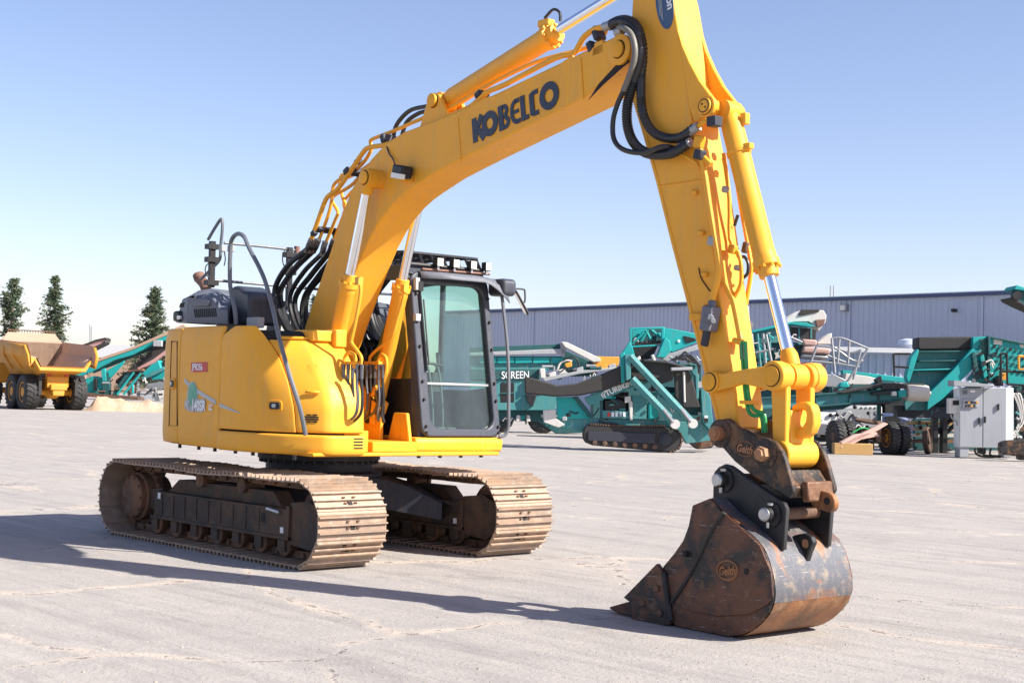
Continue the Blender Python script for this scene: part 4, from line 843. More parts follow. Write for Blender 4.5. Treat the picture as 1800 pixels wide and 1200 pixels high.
# ---------------------------------------------------------------- bucket ram, links
LP = PY(1396, 662, YB); B0 = Vector((BP.x+.06, YB, BP.z-.02)); BG = PY(1341, 486, YB)
BG = B0+(LP-B0)*((BG-B0).dot(LP-B0)/((LP-B0).length_squared))
q, d = ram('bucket_ram', B0, BG, LP, .078, .043, YB, flange=1.18)
nn = Vector((.94, 0, .33))
o = MB(); o.box(B0+d*.30+Vector((.09, 0, .02)), (.06, .05, .04)); o.cyl(B0+d*.30, B0+d*.335, .086, 24); o.build('ram_band', 'yellow', q, .004); o = MB(); o.box(B0+d*.12+Vector((.085, .03, .05)), (.05, .05, .08)); o.build('ram_port', 'yellow', q, .006)
o = MB(); o.cyl(LP-Vector((0, .075, 0)), LP+Vector((0, .06, 0)), .085, 22); o.lathe(LP-d*.19, d, [(.045, 0), (.06, .04), (.06, .12)], 16); o.build('rod_eye', 'yellow_worn', q)
LA = PY(1252, 671, yA-.06); LB = PY(1367, 663, yA-.06)
for sy in (-1, 1):
    y = YB+sy*(aw+.045); o = MB(); a = Vector((LA.x, y, LA.z)); b_ = Vector((LP.x, y, LP.z)); dd = (b_-a).normalized(); pp = Vector((-dd.z, 0, dd.x))
    poly = [a+pp*.055+dd*.03, a+pp*.05+dd*.12, a.lerp(b_, .5)+pp*.06, b_+pp*.07-dd*.06, b_-pp*.085-dd*.06, a.lerp(b_, .5)-pp*.03, a-pp*.05+dd*.16, a-pp*.065+dd*.03]
    o.prism([(p.x, p.z) for p in poly], y-.028, y+.028)
    for c_, r_ in ((a, .075), (b_, .098)): o.cyl(c_-Vector((0, .045, 0)), c_+Vector((0, .045, 0)), r_, 28)
    lk = o.build('side_link', 'yellow', ex, .008, rot=PSI)
    for c_, r_ in ((a, .058), (b_, .066)): o = MB(); o.lathe(c_+Vector((0, sy*.046, 0)), (0, sy, 0), [(r_, 0), (r_, .012), (r_-.012, .016)], 22); o.build('pin_head', 'yellow_worn', lk)
# bucket link: a frame from the ram eye to the coupler, with a lifting hook
KP = PY(1394, 797, YB); u_ = (LP-KP).normalized(); s_ = Vector((u_.z, 0, -u_.x))
o = MB()
for sy in (-1, 1):
    y = YB+sy*.125; pts = [LP+s_*.06, LP-s_*.075, KP-s_*.05+u_*.03, KP+s_*.055+u_*.03]; o.prism([(p.x, p.z) for p in pts], y-.025, y+.025)
    o.cyl((LP.x, y-.03, LP.z), (LP.x, y+.03, LP.z), .090, 26)
o.prism([(p.x, p.z) for p in (LP-u_*.22+s_*.055, LP-u_*.22-s_*.05, KP-s_*.05+u_*.06, KP+s_*.06+u_*.06)], YB-.10, YB+.10)
o.cyl(KP-Vector((0, .16, 0)), KP+Vector((0, .16, 0)), .095, 26)
bl2 = o.build('bucket_link', 'yellow', ex, .012, rot=PSI)
# thin dark ring round each pin
def dark_ring(c, r, parent, sy=-1):
    o = MB(); c = Vector(c); o.tube([c+Vector((r*math.cos(t), 0, r*math.sin(t))) for t in [2*math.pi*i/28 for i in range(29)]], .0045, 5); o.build('pin_ring', 'dark', parent)
dark_ring((BP.x, yA-.035, BP.z), .058, arm); dark_ring((BP.x, yA-.055, BP.z), .045, arm)
dark_ring((4.47, yR-.032, 4.09), .066, boom); dark_ring((PB.x, YB-(bw+.115)-.058, PB.z), .064, RB[-1][0]); dark_ring((AB.x, YB-.132, AB.z), .062, boom)
for c_, r_ in ((LA, .060), (LP, .068)): dark_ring((c_.x, YB-(aw+.045)-.0465, c_.z), r_, arm)
for k in range(2): o = MB(); c_ = Vector((BP.x-.012+.03*k, yA-.057, BP.z+.012*(1-2*k))); o.cyl(c_, c_-Vector((0, .004, 0)), .007, 8); o.build('pin_bolt', 'dark', arm)
# ---------------------------------------------------------------- quick coupler
z10 = lambda x, y: (1220+x/3.75, 600+y/3.75)
z11 = lambda x, y: (1060+x/2.728, 700+y/2.728)
hk = MB(); hk.prism([PY(*z10(*q), YB-.03) for q in ((650, 420), (700, 402), (742, 395), (778, 418), (796, 475), (795, 545), (772, 602), (725, 638), (675, 640), (656, 605), (660, 560), (680, 528), (692, 572), (716, 566), (740, 528), (746, 480), (733, 447), (700, 442), (650, 470))], YB-.045, YB+.045); hk.build('lifting_hook', 'yellow', bl2, .022, 3)
ys = YB-.21
cpl = [PY(*z10(*q), ys) for q in ((133, 600), (150, 540), (190, 512), (235, 507), (275, 530), (300, 560), (420, 615), (540, 655), (590, 720), (615, 790), (640, 880), (662, 960), (664, 990), (640, 1035), (560, 985), (400, 885), (280, 790), (205, 705), (150, 660))]
o = MB()
for sy in (-1, 1): y = YB+sy*.21; o.prism([(p.x, p.z) for p in cpl], y-.022, y+.022)
a, b_ = cpl[12], cpl[13]
o.prism([(p.x, p.z) for p in (cpl[11], cpl[13], cpl[14]+Vector((.0, 0, .06)), cpl[14]+Vector((.02, 0, .14)), cpl[11]+Vector((-.05, 0, .03)))], YB-.19, YB+.19)
o.prism([(p.x, p.z) for p in (cpl[14], cpl[15], cpl[16], cpl[16]+Vector((.06, 0, .06)), cpl[14]+Vector((0, 0, .08)))], YB-.19, YB+.19)
cp = o.build('quick_coupler', 'coupler_steel', ex, .01, rot=PSI, label='black and rusty quick coupler')
e0 = cpl[11]; o = MB(); o.box((e0.x+.02, YB+.0, e0.z-.03), (.055, .26, .13), Matrix.Rotation(R(-8), 3, 'Y')); o.build('coupler_nose', 'bucket_wear', cp, .012)
lug = PY(*z10(892, 1050), YB+.02); o = MB(); o.slab(rrect(lug-Vector((.04, 0, 0)), (1, 0, -.15), (0, 0, 1), .10, .062, .055), (0, 1, 0), .05); o.build('lifting_eye', 'bucket_wear', cp, .008)
o = MB(); o.slab(rrect(lug, (1, 0, 0), (0, 0, 1), .024, .024, .022), (0, 1, 0), .054); o.build('eye_hole', 'dark', cp)
for q, r_ in (((172, 605), .05), ((472, 740), .05)):
    c_ = PY(*z10(*q), ys-.022); o = MB(); o.lathe(c_+Vector((0, .02, 0)), (0, -1, 0), [(r_*1.9, 0), (r_*1.9, .025), (r_*1.6, .03)], 22); o.build('pin_collar', 'coupler_steel', cp)
    o = MB(); o.lathe(c_-Vector((0, .01, 0)), (0, -1, 0), [(r_, 0), (r_, .05), (r_*.7, .055), (r_*.7, .07)], 6 if q[0] > 300 else 18); o.build('pin_head', 'cast_edge', cp)
c_ = PY(*z10(335, 705), ys-.024); d_ = (PY(*z10(400, 715), ys-.024)-PY(*z10(275, 690), ys-.024)).normalized(); up_ = Vector((-d_.z, 0, d_.x))
if up_.z < 0: up_ = -up_
o = MB(); o.tube([c_+d_*(.082*math.cos(t))+up_*(.05*math.sin(t)) for t in [2*math.pi*i/24 for i in range(25)]], .007, 6); o.build('logo_rim', 'old_iron', cp)
lettering('Geith', c_-up_*.026, d_, up_, .052, 'coupler_lettering', 'cast_edge', cp, .006, .002, .25, 'CENTER', .85)
# ---------------------------------------------------------------- bucket
bn_, bf_ = YB-.40, YB+.38
sp_ = [PY(*z11(*q), bn_) for q in ((520, 478), (437, 512), (428, 560), (418, 610), (392, 680), (350, 740), (300, 800), (283, 830), (300, 900), (325, 980), (330, 1062), (360, 1090), (440, 1122), (520, 1145), (600, 1150), (660, 1136), (720, 1108), (770, 1065), (805, 1020), (825, 960), (824, 890), (810, 820), (790, 755), (760, 700), (700, 640), (640, 590), (580, 545))]
for p in sp_: p.z = max(p.z, .004)
shell = sp_[10:]+[sp_[0]]
o = MB()
prof_ = crom(sp_[10:], 3)
o.grid([[Vector((p.x, y, p.z)) for p in [q+(Vector((5.85, 0, .5))-q).normalized()*.03 for q in prof_]] for y in (bn_, bf_)])
bk = o.build('bucket', 'bucket_steel', ex, rot=PSI, label='rusty digging bucket resting on the yard')
for y in (bn_, bf_): o = MB(); o.prism([(p.x, p.z) for p in sp_], y-.018, y+.018); o.build('side_plate', 'bucket_steel', bk, .006)
def curved(name, pts, mat, y0, y1, t=.025, off=0):
    """rolled plate following the bucket's profile"""
    o = MB(); n_ = len(pts); c_ = Vector((5.85, 0, .45)); rows = []
    outp = []
    for i in range(n_):
        tg = (pts[min(i+1, n_-1)]-pts[max(i-1, 0)]).normalized(); nm = Vector((tg.z, 0, -tg.x)); 
        if nm.dot(pts[i]-c_) < 0: nm = -nm
        outp.append(pts[i]+nm*off)
    rows = [[Vector((p.x, y, max(p.z, .003))) for p in outp] for y in (y0, y1)]
    o.grid(rows); return o.build(name, mat, bk, solid=0)
curved('bucket_floor', prof_[:27], 'bucket_wear', bn_, bf_, off=.004)
curved('bucket_back', prof_[26:]+[sp_[0]], 'bucket_back', bn_, bf_, off=.003)
# side wear plate with weld bead and stiffening fold
wp = [PY(*z11(*q), bn_-.022) for q in ((585, 548), (520, 640), (470, 750), (400, 880), (335, 975), (420, 1020), (560, 1045), (700, 1035), (790, 985), (818, 950), (806, 830), (755, 705))]
o = MB(); o.slab(wp, (0, -1, 0), .016); o.build('side_wear_plate', 'bucket_steel', bk, .005)
o = MB(); o.tube([p+Vector((0, -.008, 0)) for p in wp[:5]], .016, 8, 3); o.build('weld_bead', 'black_paint', bk)
c_ = PY(*z11(597, 822), bn_-.032); ur = Vector((.985, 0, .13)); uu = Vector((-.13, 0, .985))
o = MB(); o.tube([c_+ur*(.085*math.cos(t))+uu*(.062*math.sin(t)) for t in [2*math.pi*i/28 for i in range(29)]], .009, 6); o.build('logo_rim', 'bucket_wear', bk)
lettering('Geith', c_-uu*.03, ur, uu, .055, 'bucket_lettering', 'bucket_wear', bk, .008, .003, .25, 'CENTER', .85)
for q in ((402, 745), (692, 828)):
    c_ = PY(*z11(*q), bn_-.02); o = MB(); o.slab(rrect(c_, (1, 0, 0), (0, 0, 1), .016, .02, .014), (0, 1, 0), .05 if q[0] < 500 else .03); o.build('drain_hole', 'dark', bk)
# side cutter, bolts, teeth, lip
o = MB(); ct = [PY(*z11(*q), bn_-.028) for q in ((265, 790), (290, 825), (305, 960), (330, 1080), (262, 1096), (145, 1080), (143, 980), (105, 953))]
o.slab(ct, (0, -1, 0), .035); ctr_ = o.build('side_cutter', 'bucket_steel', bk, .006)
o = MB(); o.slab([p+Vector((0, bf_-bn_+.056, 0)) for p in ct], (0, -1, 0), .035); o.build('side_cutter', 'bucket_steel', bk, .006)
o = MB(); p0, p1 = PY(*z11(290, 835), bn_-.03), PY(*z11(325, 1062), bn_-.03); o.tube([p0, p1], .02, 8); o.build('weld_bead', 'black_paint', bk)
for q in ((258, 910), (190, 980), (275, 1028)):
    c_ = PY(*z11(*q), bn_-.045); o = MB(); o.lathe(c_, (0, -1, 0), [(.024, 0), (.024, .014), (.014, .018)], 6); o.build('cutter_bolt', 'old_iron', bk)
lp = [PY(*z11(*q), bn_) for q in ((330, 1010), (150, 1020), (120, 1045), (150, 1085), (340, 1085))]
o = MB(); o.prism([(p.x, max(p.z, .005)) for p in lp], bn_+.02, bf_-.02); o.build('cutting_lip', 'bucket_wear', bk, .004)
tp = [PY(*z11(*q), bn_)+Vector((0, 0, .05)) for q in ((190, 1000), (145, 1006), (108, 1010), (22, 1034), (22, 1040), (60, 1064), (108, 1080), (190, 1090))]
for i in range(4):
    y = bn_+.06+i*(bf_-bn_-.12)/3; o = MB(); P_ = [(p.x, max(p.z, .006)) for p in tp]; o.prism(P_, y-.045, y+.045); o.build('tooth', 'bucket_steel', bk, .01)
# ears for the coupler and the back lug
er = [PY(*z11(*q), YB-.24) for q in ((535, 488), (538, 375), (560, 330), (592, 314), (622, 322), (700, 380), (790, 440), (875, 500), (888, 530), (872, 728), (760, 640), (620, 500))]
dx = er[9].x
o = MB(); o.prism([(p.x, p.z) for p in er]+[], YB-.26, YB-.22); q1_ = o.build('coupler_ear', 'black_paint', bk, .008)
o = MB(); o.prism([(p.x, p.z) for p in er], YB+.20, YB+.24); o.build('coupler_ear', 'black_paint', bk, .008)
for q in ((580, 390), (805, 555)):
    c_ = PY(*z11(*q), YB-.26); o = MB(); o.cyl(c_, (c_.x, YB+.26, c_.z), .04, 16); o.build('ear_pin', 'old_iron', bk)
    o = MB(); o.lathe(c_, (0, -1, 0), [(.085, 0), (.085, .015), (.05, .018), (.05, .06), (.042, .068)], 22); o.build('pin_collar', 'black_paint', bk)
    o = MB(); o.lathe(c_-Vector((0, .018, 0)), (0, -1, 0), [(.045, 0), (.045, .055), (.036, .062)], 20); o.cyl(c_+Vector((.02, -.03, .06)), c_+Vector((.02, -.03, .075)), .02, 8); o.build('pin_head', 'steel', bk)
    o = MB(); o.cyl(c_+Vector((0, -.03, -.05)), c_+Vector((0, -.03, -.085)), .012, 8); o.build('grease_nipple', 'steel', bk)
lug = PY(*z11(970, 692), YB); o = MB(); pl_ = [PY(*z11(*q), YB-.02) for q in ((900, 690), (925, 655), (975, 645), (1010, 660), (1022, 690), (1000, 740), (985, 790), (960, 790), (930, 755))]
o.prism([(p.x, p.z) for p in pl_], YB-.05, YB+.0); o.build('back_lug', 'black_paint', bk, .01)
c_ = PY(*z11(970, 695), YB-.052); o = MB(); o.slab(rrect(c_, (1, 0, 0), (0, 0, 1), .024, .028, .02), (0, 1, 0), .006); o.build('lug_hole', 'cast_edge', bk)
o = MB(); o.grid([[Vector((er[0].x-.02+(dx-er[0].x)*t, y, er[0].z-.03+(er[9].z-er[0].z)*t+.01)) for t in (0, .5, 1)] for y in (YB-.3, YB+.28)]); o.build('top_plate', 'black_paint', bk, .004, solid=.03)
# ================================================================== the yard behind
HR = Vector((_rt.x, _rt.y, 0)); HF = Vector((-HR.y, HR.x, 0))      # picture-right and away, level
class Site:
    """a thing's own upright plane: local x runs picture-right, y away, z up"""
    def __init__(s, px, D, ang=0, ground=None):
        if ground is not None: s.o = GZ(px, ground)
        else:
            r = ray(px, 690); k = D/Vector((r.x, r.y, 0)).length; s.o = Vector((CAM.x+r.x*k, CAM.y+r.y*k, 0))
        a = R(ang); s.x = HR*math.cos(a)+HF*math.sin(a); s.y = HF*math.cos(a)-HR*math.sin(a); s.rot = math.atan2(s.x.y, s.x.x)
    def at(s, px, py, t=0):
        r = ray(px, py); d = CAM-s.o; k = (t-d.dot(s.y))/r.dot(s.y); p = d+r*k; return Vector((p.dot(s.x), t, p.z))
    def root(s, name, label, cat, group=None): s.r = thing(name, label, cat, s.o, s.rot, group); return s.r
    def poly(s, name, mat, pts, t0, t1, Z=None, bevel=.012, parent=None, zmin=.0):
        P_ = [s.at(*(Z(*q) if Z else q), t0) for q in pts]; o = MB(); o.prism([(p.x, max(p.z, zmin)) for p in P_], t0, t1); return o.build(name, mat, parent or s.r, bevel)
    def bar(s, name, mat, a, b_, r, t=0, Z=None, n_=8, parent=None, t1=None):
        o = MB(); o.tube([s.at(*(Z(*a) if Z else a), t), s.at(*(Z(*b_) if Z else b_), t if t1 is None else t1)], r, n_); return o.build(name, mat, parent or s.r)
    def path(s, name, mat, pts, r, t=0, Z=None, sm=4, parent=None):
        o = MB(); o.tube([s.at(*(Z(*q) if Z else q), t) for q in pts], r, 6, sm); return o.build(name, mat, parent or s.r)
    def text(s, txt, a, b_, cap, mat, t, Z=None, sx=1, bold=.004, parent=None):
        p, q = s.at(*(Z(*a) if Z else a), t), s.at(*(Z(*b_) if Z else b_), t); d = (q-p).normalized(); return lettering(txt, p, d, (-d.z, 0, d.x), cap, 'lettering', mat, parent or s.r, .004, bold, sx=sx)
Z4 = lambda x, y: (860+x/3.53, 480+y/3.53)
Z5 = lambda x, y: (1300+x/3.53, 480+y/3.53)
Z1 = lambda x, y: (x/4.284, 460+y/4.284)
# ---------------------------------------------------------------- warehouse
m, n, b = nodes('wall_metal')
v = coords(n); f = noise(n, .25, 4, .5, v); f2 = noise(n, 3, 4, .6, coords(n, (2, 2, .15)))
c = mix(n, ramp(n, f, .3, .7), (.46, .50, .60), (.41, .45, .55)); c = mix(n, ramp(n, f2, .5, .8, 0, .3), c, (.50, .54, .62))
n.links.new(c, b.inputs['Base Color']); b.inputs['Roughness'].default_value = .45
plain('trim_blue', (.05, .075, .16), .5); plain('roof_white', (.72, .72, .72), .6)
def column(px, D): r = ray(px, 690); k = D/(r.dot(FW)); p = CAM+r*k; return Vector((p.x, p.y, 0))
wa, wb = column(1790, 60), column(890, 83.9); wd_ = (wb-wa).normalized(); wn = Vector((-wd_.y, wd_.x, 0))
if wn.dot(CAM-wa) < 0: wn = -wn
WH = 6.33
wroot = thing('warehouse', 'long blue-grey corrugated metal warehouse behind the yard', 'warehouse', wa, math.atan2(wd_.y, wd_.x))
sgn = 1 if Vector((-wd_.y, wd_.x, 0)).dot(wn) > 0 else -1      # local +y or -y faces the yard
def wall_s(px):      # distance along the wall where a picture column meets it
    r = ray(px, 600); d = wa-CAM; den = r.x*wd_.y-r.y*wd_.x; return (r.y*d.x-r.x*d.y)/den*-1*-1 if False else ((d.y*r.x-d.x*r.y)/(r.y*wd_.x-r.x*wd_.y))
js = [wall_s(p_) for p_ in (2250, 1960, 1727, 1494, 1215, 938, 775)]
lo_, hi_ = min(js), max(js); js.sort()
for a, b_ in zip(js, js[1:]):
    o = MB(); pitch_ = .28; k = int((b_-a-.1)/pitch_); pitch_ = (b_-a-.1)/k; top_, bot_ = [], []
    for i in range(k):
        x = a+.05+i*pitch_
        for dx_, dy_ in ((0, 0), (pitch_*.62, 0), (pitch_*.70, .035), (pitch_*.92, .035)): top_.append((x+dx_, sgn*dy_))
    top_.append((b_-.05, 0))
    o.grid([[(x, y, z) for x, y in top_] for z in (0, WH)]); o.build('wall_panel', 'wall_metal', wroot, angle=20)
    o = MB(); o.bb(b_-.05, b_+.05, sgn*-.01, sgn*.09, 0, WH-.1); o.build('downspout', 'wall_metal', wroot)
o = MB(); o.bb(lo_, hi_, -sgn*.1, sgn*.16, WH-.05, WH+.10); o.build('eaves_trim', 'trim_blue', wroot)
o = MB(); o.add([(lo_, sgn*.1, WH+.05), (hi_, sgn*.1, WH+.05), (hi_, -sgn*22, WH+.45), (lo_, -sgn*22, WH+.45)], [(0, 1, 2, 3)]); o.bb(lo_, hi_, -sgn*.3, -sgn*.05, WH+.1, WH+.16); o.build('roof', 'roof_white', wroot)
o = MB(); o.bb(hi_-.02, hi_+.02, -sgn*22, 0, 0, WH); o.build('end_wall', 'wall_metal', wroot)
for px, h in ((1332, 475), (1338, 475)):
    s_ = wall_s(px); o = MB(); o.cyl((s_, -sgn*6, WH), (s_, -sgn*6, WH+1.25), .04, 8); o.build('roof_pipe', 'galv', wroot)
for px, py, r_ in ((1487, 541, .28), (1680, 546, .12)):
    s_ = wall_s(px); z = 1.54+(690+.0279*(px-900)-py)/2500*(wa+wd_*s_-CAM).dot(FW)
    o = MB(); o.box((s_, sgn*.18, z), (r_*1.3, .3, r_*1.2)); q = o.build('wall_lamp', 'black_paint' if r_ < .2 else 'galv', wroot, .03)
    if r_ > .2: o = MB(); o.box((s_, sgn*.34, z-.02), (r_*.9, .02, r_*.8)); o.build('lamp_lens', 'lamp_lens', wroot)
for px in (1188, 1197): s_ = wall_s(px); o = MB(); o.box((s_, sgn*.08, 4.0), (.22, .12, .16)); o.build('wall_box', 'galv', wroot, .02)
# lean-to shed in front of it
SA = Site(1540, 57, -6); SA.root('lean_to', 'low blue-grey shed with white roof in front of the warehouse', 'shed')
a, b_ = SA.at(1425, 615), SA.at(1800, 618); h_ = a.z
o = MB(); x = a.x; prof_l = []
while x < b_.x: prof_l += [(x, 0), (x+.19, 0), (x+.21, -.03), (x+.27, -.03)]; x += .29
o.grid([[(x, y, z) for x, y in prof_l] for z in (0, h_-.1)]); o.build('wall', 'wall_metal', SA.r, angle=20)
o = MB(); o.prism([(a.x-.2, h_-.04), (b_.x, h_-.04), (b_.x, h_+.15), (a.x-.2, h_+.15)], -.3, .05); o.add([(a.x-.2, -.3, h_+.16), (b_.x, -.3, h_+.16), (b_.x, 2.5, h_+.22), (a.x-.2, 2.5, h_+.22)], [(0, 1, 2, 3)]); o.build('roof', 'roof_white', SA.r)
p = SA.at(1600, 606); o = MB(); o.lathe((p.x, .5, h_+.1), (0, 0, 1), [(.3, 0), (.3, .2), (.42, .22), (.36, .38), (.1, .46)], 16); o.build('roof_vent', 'wall_metal', SA.r)
# ---------------------------------------------------------------- wheels
def wheel(name, c, axis, r, w_, parent, rim='truck_yellow', lugs=22, n_=36):
    """tyre with tread blocks; the rim, disc and hub are its sub-parts"""
    c, ax = Vector(c), Vector(axis).normalized(); o = MB(); h = w_/2
    o.lathe(c, ax, [(r*.56, -h*.8), (r*.62, -h), (r*.86, -h*1.02), (r*.96, -h*.86), (r*.975, -h*.4), (r*.975, h*.4), (r*.96, h*.86), (r*.86, h*1.02), (r*.62, h), (r*.56, h*.8)], n_)
    a = ax.orthogonal().normalized(); b_ = ax.cross(a)
    for i in range(lugs):
        for sg in (-1, 1):
            t = 2*math.pi*(i+(.25 if sg > 0 else -.25))/lugs; d = a*math.cos(t)+b_*math.sin(t); tn = ax.cross(d)
            M3 = Matrix((tn, ax, d)).transposed() @ Matrix.Rotation(sg*R(24), 3, 'Z'); o.box(c+d*(r*.985)+ax*(sg*h*.5), (2*math.pi*r/lugs*.52, h*.98, r*.055), M3)
    q = o.build(name, 'rubber', parent)
    for sg in (-1, 1):
        o = MB(); o.lathe(c+ax*(sg*h*.62), ax*sg, [(r*.57, 0), (r*.57, h*.25), (r*.52, h*.27), (r*.50, h*.08), (r*.3, h*.02), (r*.26, h*.22), (r*.12, h*.26)], 28)
        for i in range(10): t = 2*math.pi*i/10; p = c+ax*(sg*(h*.62+h*.06))+(a*math.cos(t)+b_*math.sin(t))*r*.38; o.cyl(p, p+ax*sg*.03, r*.03, 6)
        o.build('rim', rim, q)
    return q
# ---------------------------------------------------------------- articulated dump truck
dt = Site(90, 0, 37, ground=720); tr = dt.root('dump_truck', 'yellow articulated dump truck with empty tan bed, seen from behind', 'dump truck')
R_ = .89
for y in (.0, 1.75):
    for sx in (-1, 1): wheel('wheel', (sx*1.22, y, R_), (1, 0, 0), R_, .68, tr)
for sx in (-1, 1): wheel('wheel', (sx*1.22, 5.9, R_), (1, 0, 0), R_, .68, tr)
def sect(y, fl, tp, wd, fw):
    return [Vector((x, y, z)) for x, z in ((-wd, tp), (-wd*.96, tp-.55), (-fw-.25, fl+.42), (-fw, fl), (fw, fl), (fw+.25, fl+.42), (wd*.96, tp-.55), (wd, tp))]
outs = [sect(-1.5, 2.15, 2.75, 1.72, 1.15), sect(-1.0, 1.95, 3.25, 1.75, .95), sect(.6, 1.72, 3.35, 1.75, .9), (sect(3.4, 1.70, 3.5, 1.72, .9))]
o = MB(); o.grid(outs); bed = o.build('bed', 'truck_yellow', tr, 0, solid=-.10, angle=25)
ins_ = [[Vector((p.x*.965, p.y, p.z+.06)) for p in s_] for s_ in outs]
o = MB(); o.grid(ins_); f0 = ins_[-1]; o.add(f0, [list(range(8))]); o.build('bed_lining', 'dump_bed', bed, angle=25)
o = MB(); fb = outs[-1]; o.add(list(fb)+[Vector((p.x*.95, p.y+.1, p.z)) for p in fb], [list(range(8)), list(range(8, 16))]); o.slab([(-1.66, 3.45, 3.45), (1.66, 3.45, 3.45), (1.25, 3.5, 3.98), (-1.25, 3.5, 3.98)], (0, 1, 0), .1); o.build('headboard', 'dump_bed', bed, .03)
o = MB(); o.tube([(-1.25, 3.5, 4.10), (1.25, 3.5, 4.10)], .03, 6)
for i in range(18): o.bb(-1.25+i*.145, -1.22+i*.145, 3.48, 3.52, 3.96, 4.10)
o.build('spill_guard', 'old_iron', bed)
o = MB(); o.grid([[Vector((p.x*1.005, p.y-.03*i, p.z-.02-.16*i)) for p in outs[0][2:6]] for i in (0, 1)]); o.build('tail_lip', 'truck_yellow', bed, .02, solid=.08)
for sx in (-1, 1):
    for y in (-.6, .9, 2.4):
        o = MB(); o.prism([(sx*1.76, 3.2), (sx*1.84, 3.2), (sx*1.80, 2.7), (sx*1.32, 2.05), (sx*1.22, 2.15), (sx*1.68, 2.7)], y-.08, y+.08); o.build('bed_rib', 'truck_yellow', bed, .015)
o = MB(); o.bb(-.45, .45, -.6, 4.5, 1.1, 1.6); o.bb(-.55, .55, -.85, -.5, 1.15, 1.7); o.build('chassis', 'truck_yellow', tr, .03)
o = MB(); o.bb(-.42, .42, -1.05, -.85, 1.0, 1.32); o.bb(-.3, .3, -1.0, -.6, .72, 1.02); o.build('tow_block', 'truck_yellow', tr, .05)
for y in (0, 1.75, 5.9): o = MB(); o.lathe((-1.0, y, .9), (1, 0, 0), [(.16, 0), (.16, .6), (.34, .8), (.34, 1.2), (.16, 1.4), (.16, 2.0)], 18); o.build('axle', 'truck_yellow', tr)
for x in (-.75, -.45, .45, .75): o = MB(); o.lathe((x, -.72, 1.78), (0, -1, 0), [(.11, 0), (.11, .06), (.09, .08)], 16); o.build('tail_lamp', 'red_plastic' if abs(x) < .5 else 'black_paint', tr)
o = MB(); o.bb(-.6, .6, -.74, -.6, 1.62, 1.95); o.build('lamp_board', 'truck_yellow', tr, .02)
o = MB(); o.bb(-1.2, 1.2, 5.0, 7.6, 1.3, 2.3); o.bb(-.9, .5, 4.6, 6.0, 2.3, 3.6); o.build('tractor_unit', 'truck_yellow', tr, .08)
for sx in (-1, 1): o = MB(); o.prism([(sx*.85, .75), (sx*1.0, .75), (sx*1.0, 1.75), (sx*.85, 1.75)], -.95, -.9); o.build('mud_flap', 'rubber', tr)
# ---------------------------------------------------------------- berm of dirt
m, n, b = nodes('dirt'); v = coords(n); f = noise(n, 1.2, 7, .7, v); n.links.new(mix(n, ramp(n, f, .3, .7), (.42, .27, .17), (.56, .42, .30)), b.inputs['Base Color']); b.inputs['Roughness'].default_value = .95; bump(n, b, f, .6, .1)
sb_ = Site(225, 77, 4); o = MB(); rows = []
x0, x1 = sb_.at(152, 716).x, sb_.at(330, 716).x
rnd = random.Random(3)
for j in range(9):
    y = -1.2+j*.35; row = []
    for i in range(160):
        x = x0+(x1-x0)*i/159; hgt = (.45+.38*math.exp(-((x-sb_.at(188, 700).x)/.8)**2)+.10*math.sin(x*1.9)+.06*math.sin(x*4.7+1+j*.5)+.035*math.sin(x*9.1+j*1.3)+rnd.uniform(-.02, .02))
        hgt *= max(0, math.sin(math.pi*j/8))**.8 * min(1, (i+1)/18); row.append((x, y+.15*math.sin(x*1.7), hgt))
    rows.append(row)
o.grid(rows); struct(o.build('dirt_berm', 'dirt', None, loc=sb_.o, rot=sb_.rot, angle=80))
# ---------------------------------------------------------------- conveyors and screeners on the left
sc_ = Site(200, 85, 0); q = sc_.root('stockpile_conveyor', 'teal folding conveyor with black belt behind the dump truck', 'conveyor')
def pl(name, mat, pts, t0, t1, S_=None, Z=Z1, bevel=.02, parent=None): return (S_ or sc_).poly(name, mat, pts, t0, t1, Z, bevel, parent)
pl('side_beam', 'teal', [(490, 870), (560, 825), (700, 770), (1000, 665), (1300, 535), (1400, 490), (1400, 560), (1205, 600), (1000, 700), (860, 740), (690, 830), (560, 880)], 0, .25)
pl('top_cover', 'dump_bed', [(690, 745), (1000, 640), (1380, 470), (1400, 490), (1000, 662), (700, 766)], .05, 1.2)
pl('far_beam', 'teal_faded', [(690, 770), (1400, 500), (1400, 560), (700, 840)], 1.1, 1.3)
o = pl('return_belt', 'belt', [(870, 890), (1000, 790), (1200, 610), (1290, 610), (1290, 640), (1150, 740), (1000, 880), (900, 925), (870, 915)], .3, 1.1)
pl('belt_cover', 'pink_paint', [(1030, 800), (1150, 735), (1280, 640), (1290, 655), (1160, 760), (1040, 815)], .25, .5)
pl('lower_boom', 'teal_dark', [(840, 1000), (960, 820), (1010, 810), (880, 1005)], -.1, .2)
pl('lower_boom', 'old_iron', [(960, 815), (1070, 805), (1080, 820), (960, 830)], -.2, .3)
pl('engine_box', 'teal', [(640, 880), (700, 860), (780, 880), (800, 1000), (650, 990)], .2, 1.2)
pl('post', 'teal_dark', [(770, 840), (820, 830), (830, 1005), (770, 1005)], .1, .4); pl('post', 'teal', [(760, 810), (790, 800), (800, 900), (770, 900)], 0, .3)
pl('hopper_panel', 'teal', [(800, 820), (940, 740), (930, 770), (830, 880)], .1, .2); pl('engine_cylinder', 'black_paint', [(705, 880), (728, 880), (728, 970), (705, 970)], .0, .2)
pl('skid', 'old_iron', [(650, 985), (1040, 1020), (1040, 1040), (650, 1015)], -.2, 1.2)
for a, b_ in (((880, 1000), (1010, 830)), ((930, 1000), (1060, 840)), ((1000, 990), (1000, 930))): sc_.bar('strut', 'teal', a, b_, .07, -.15, Z1)
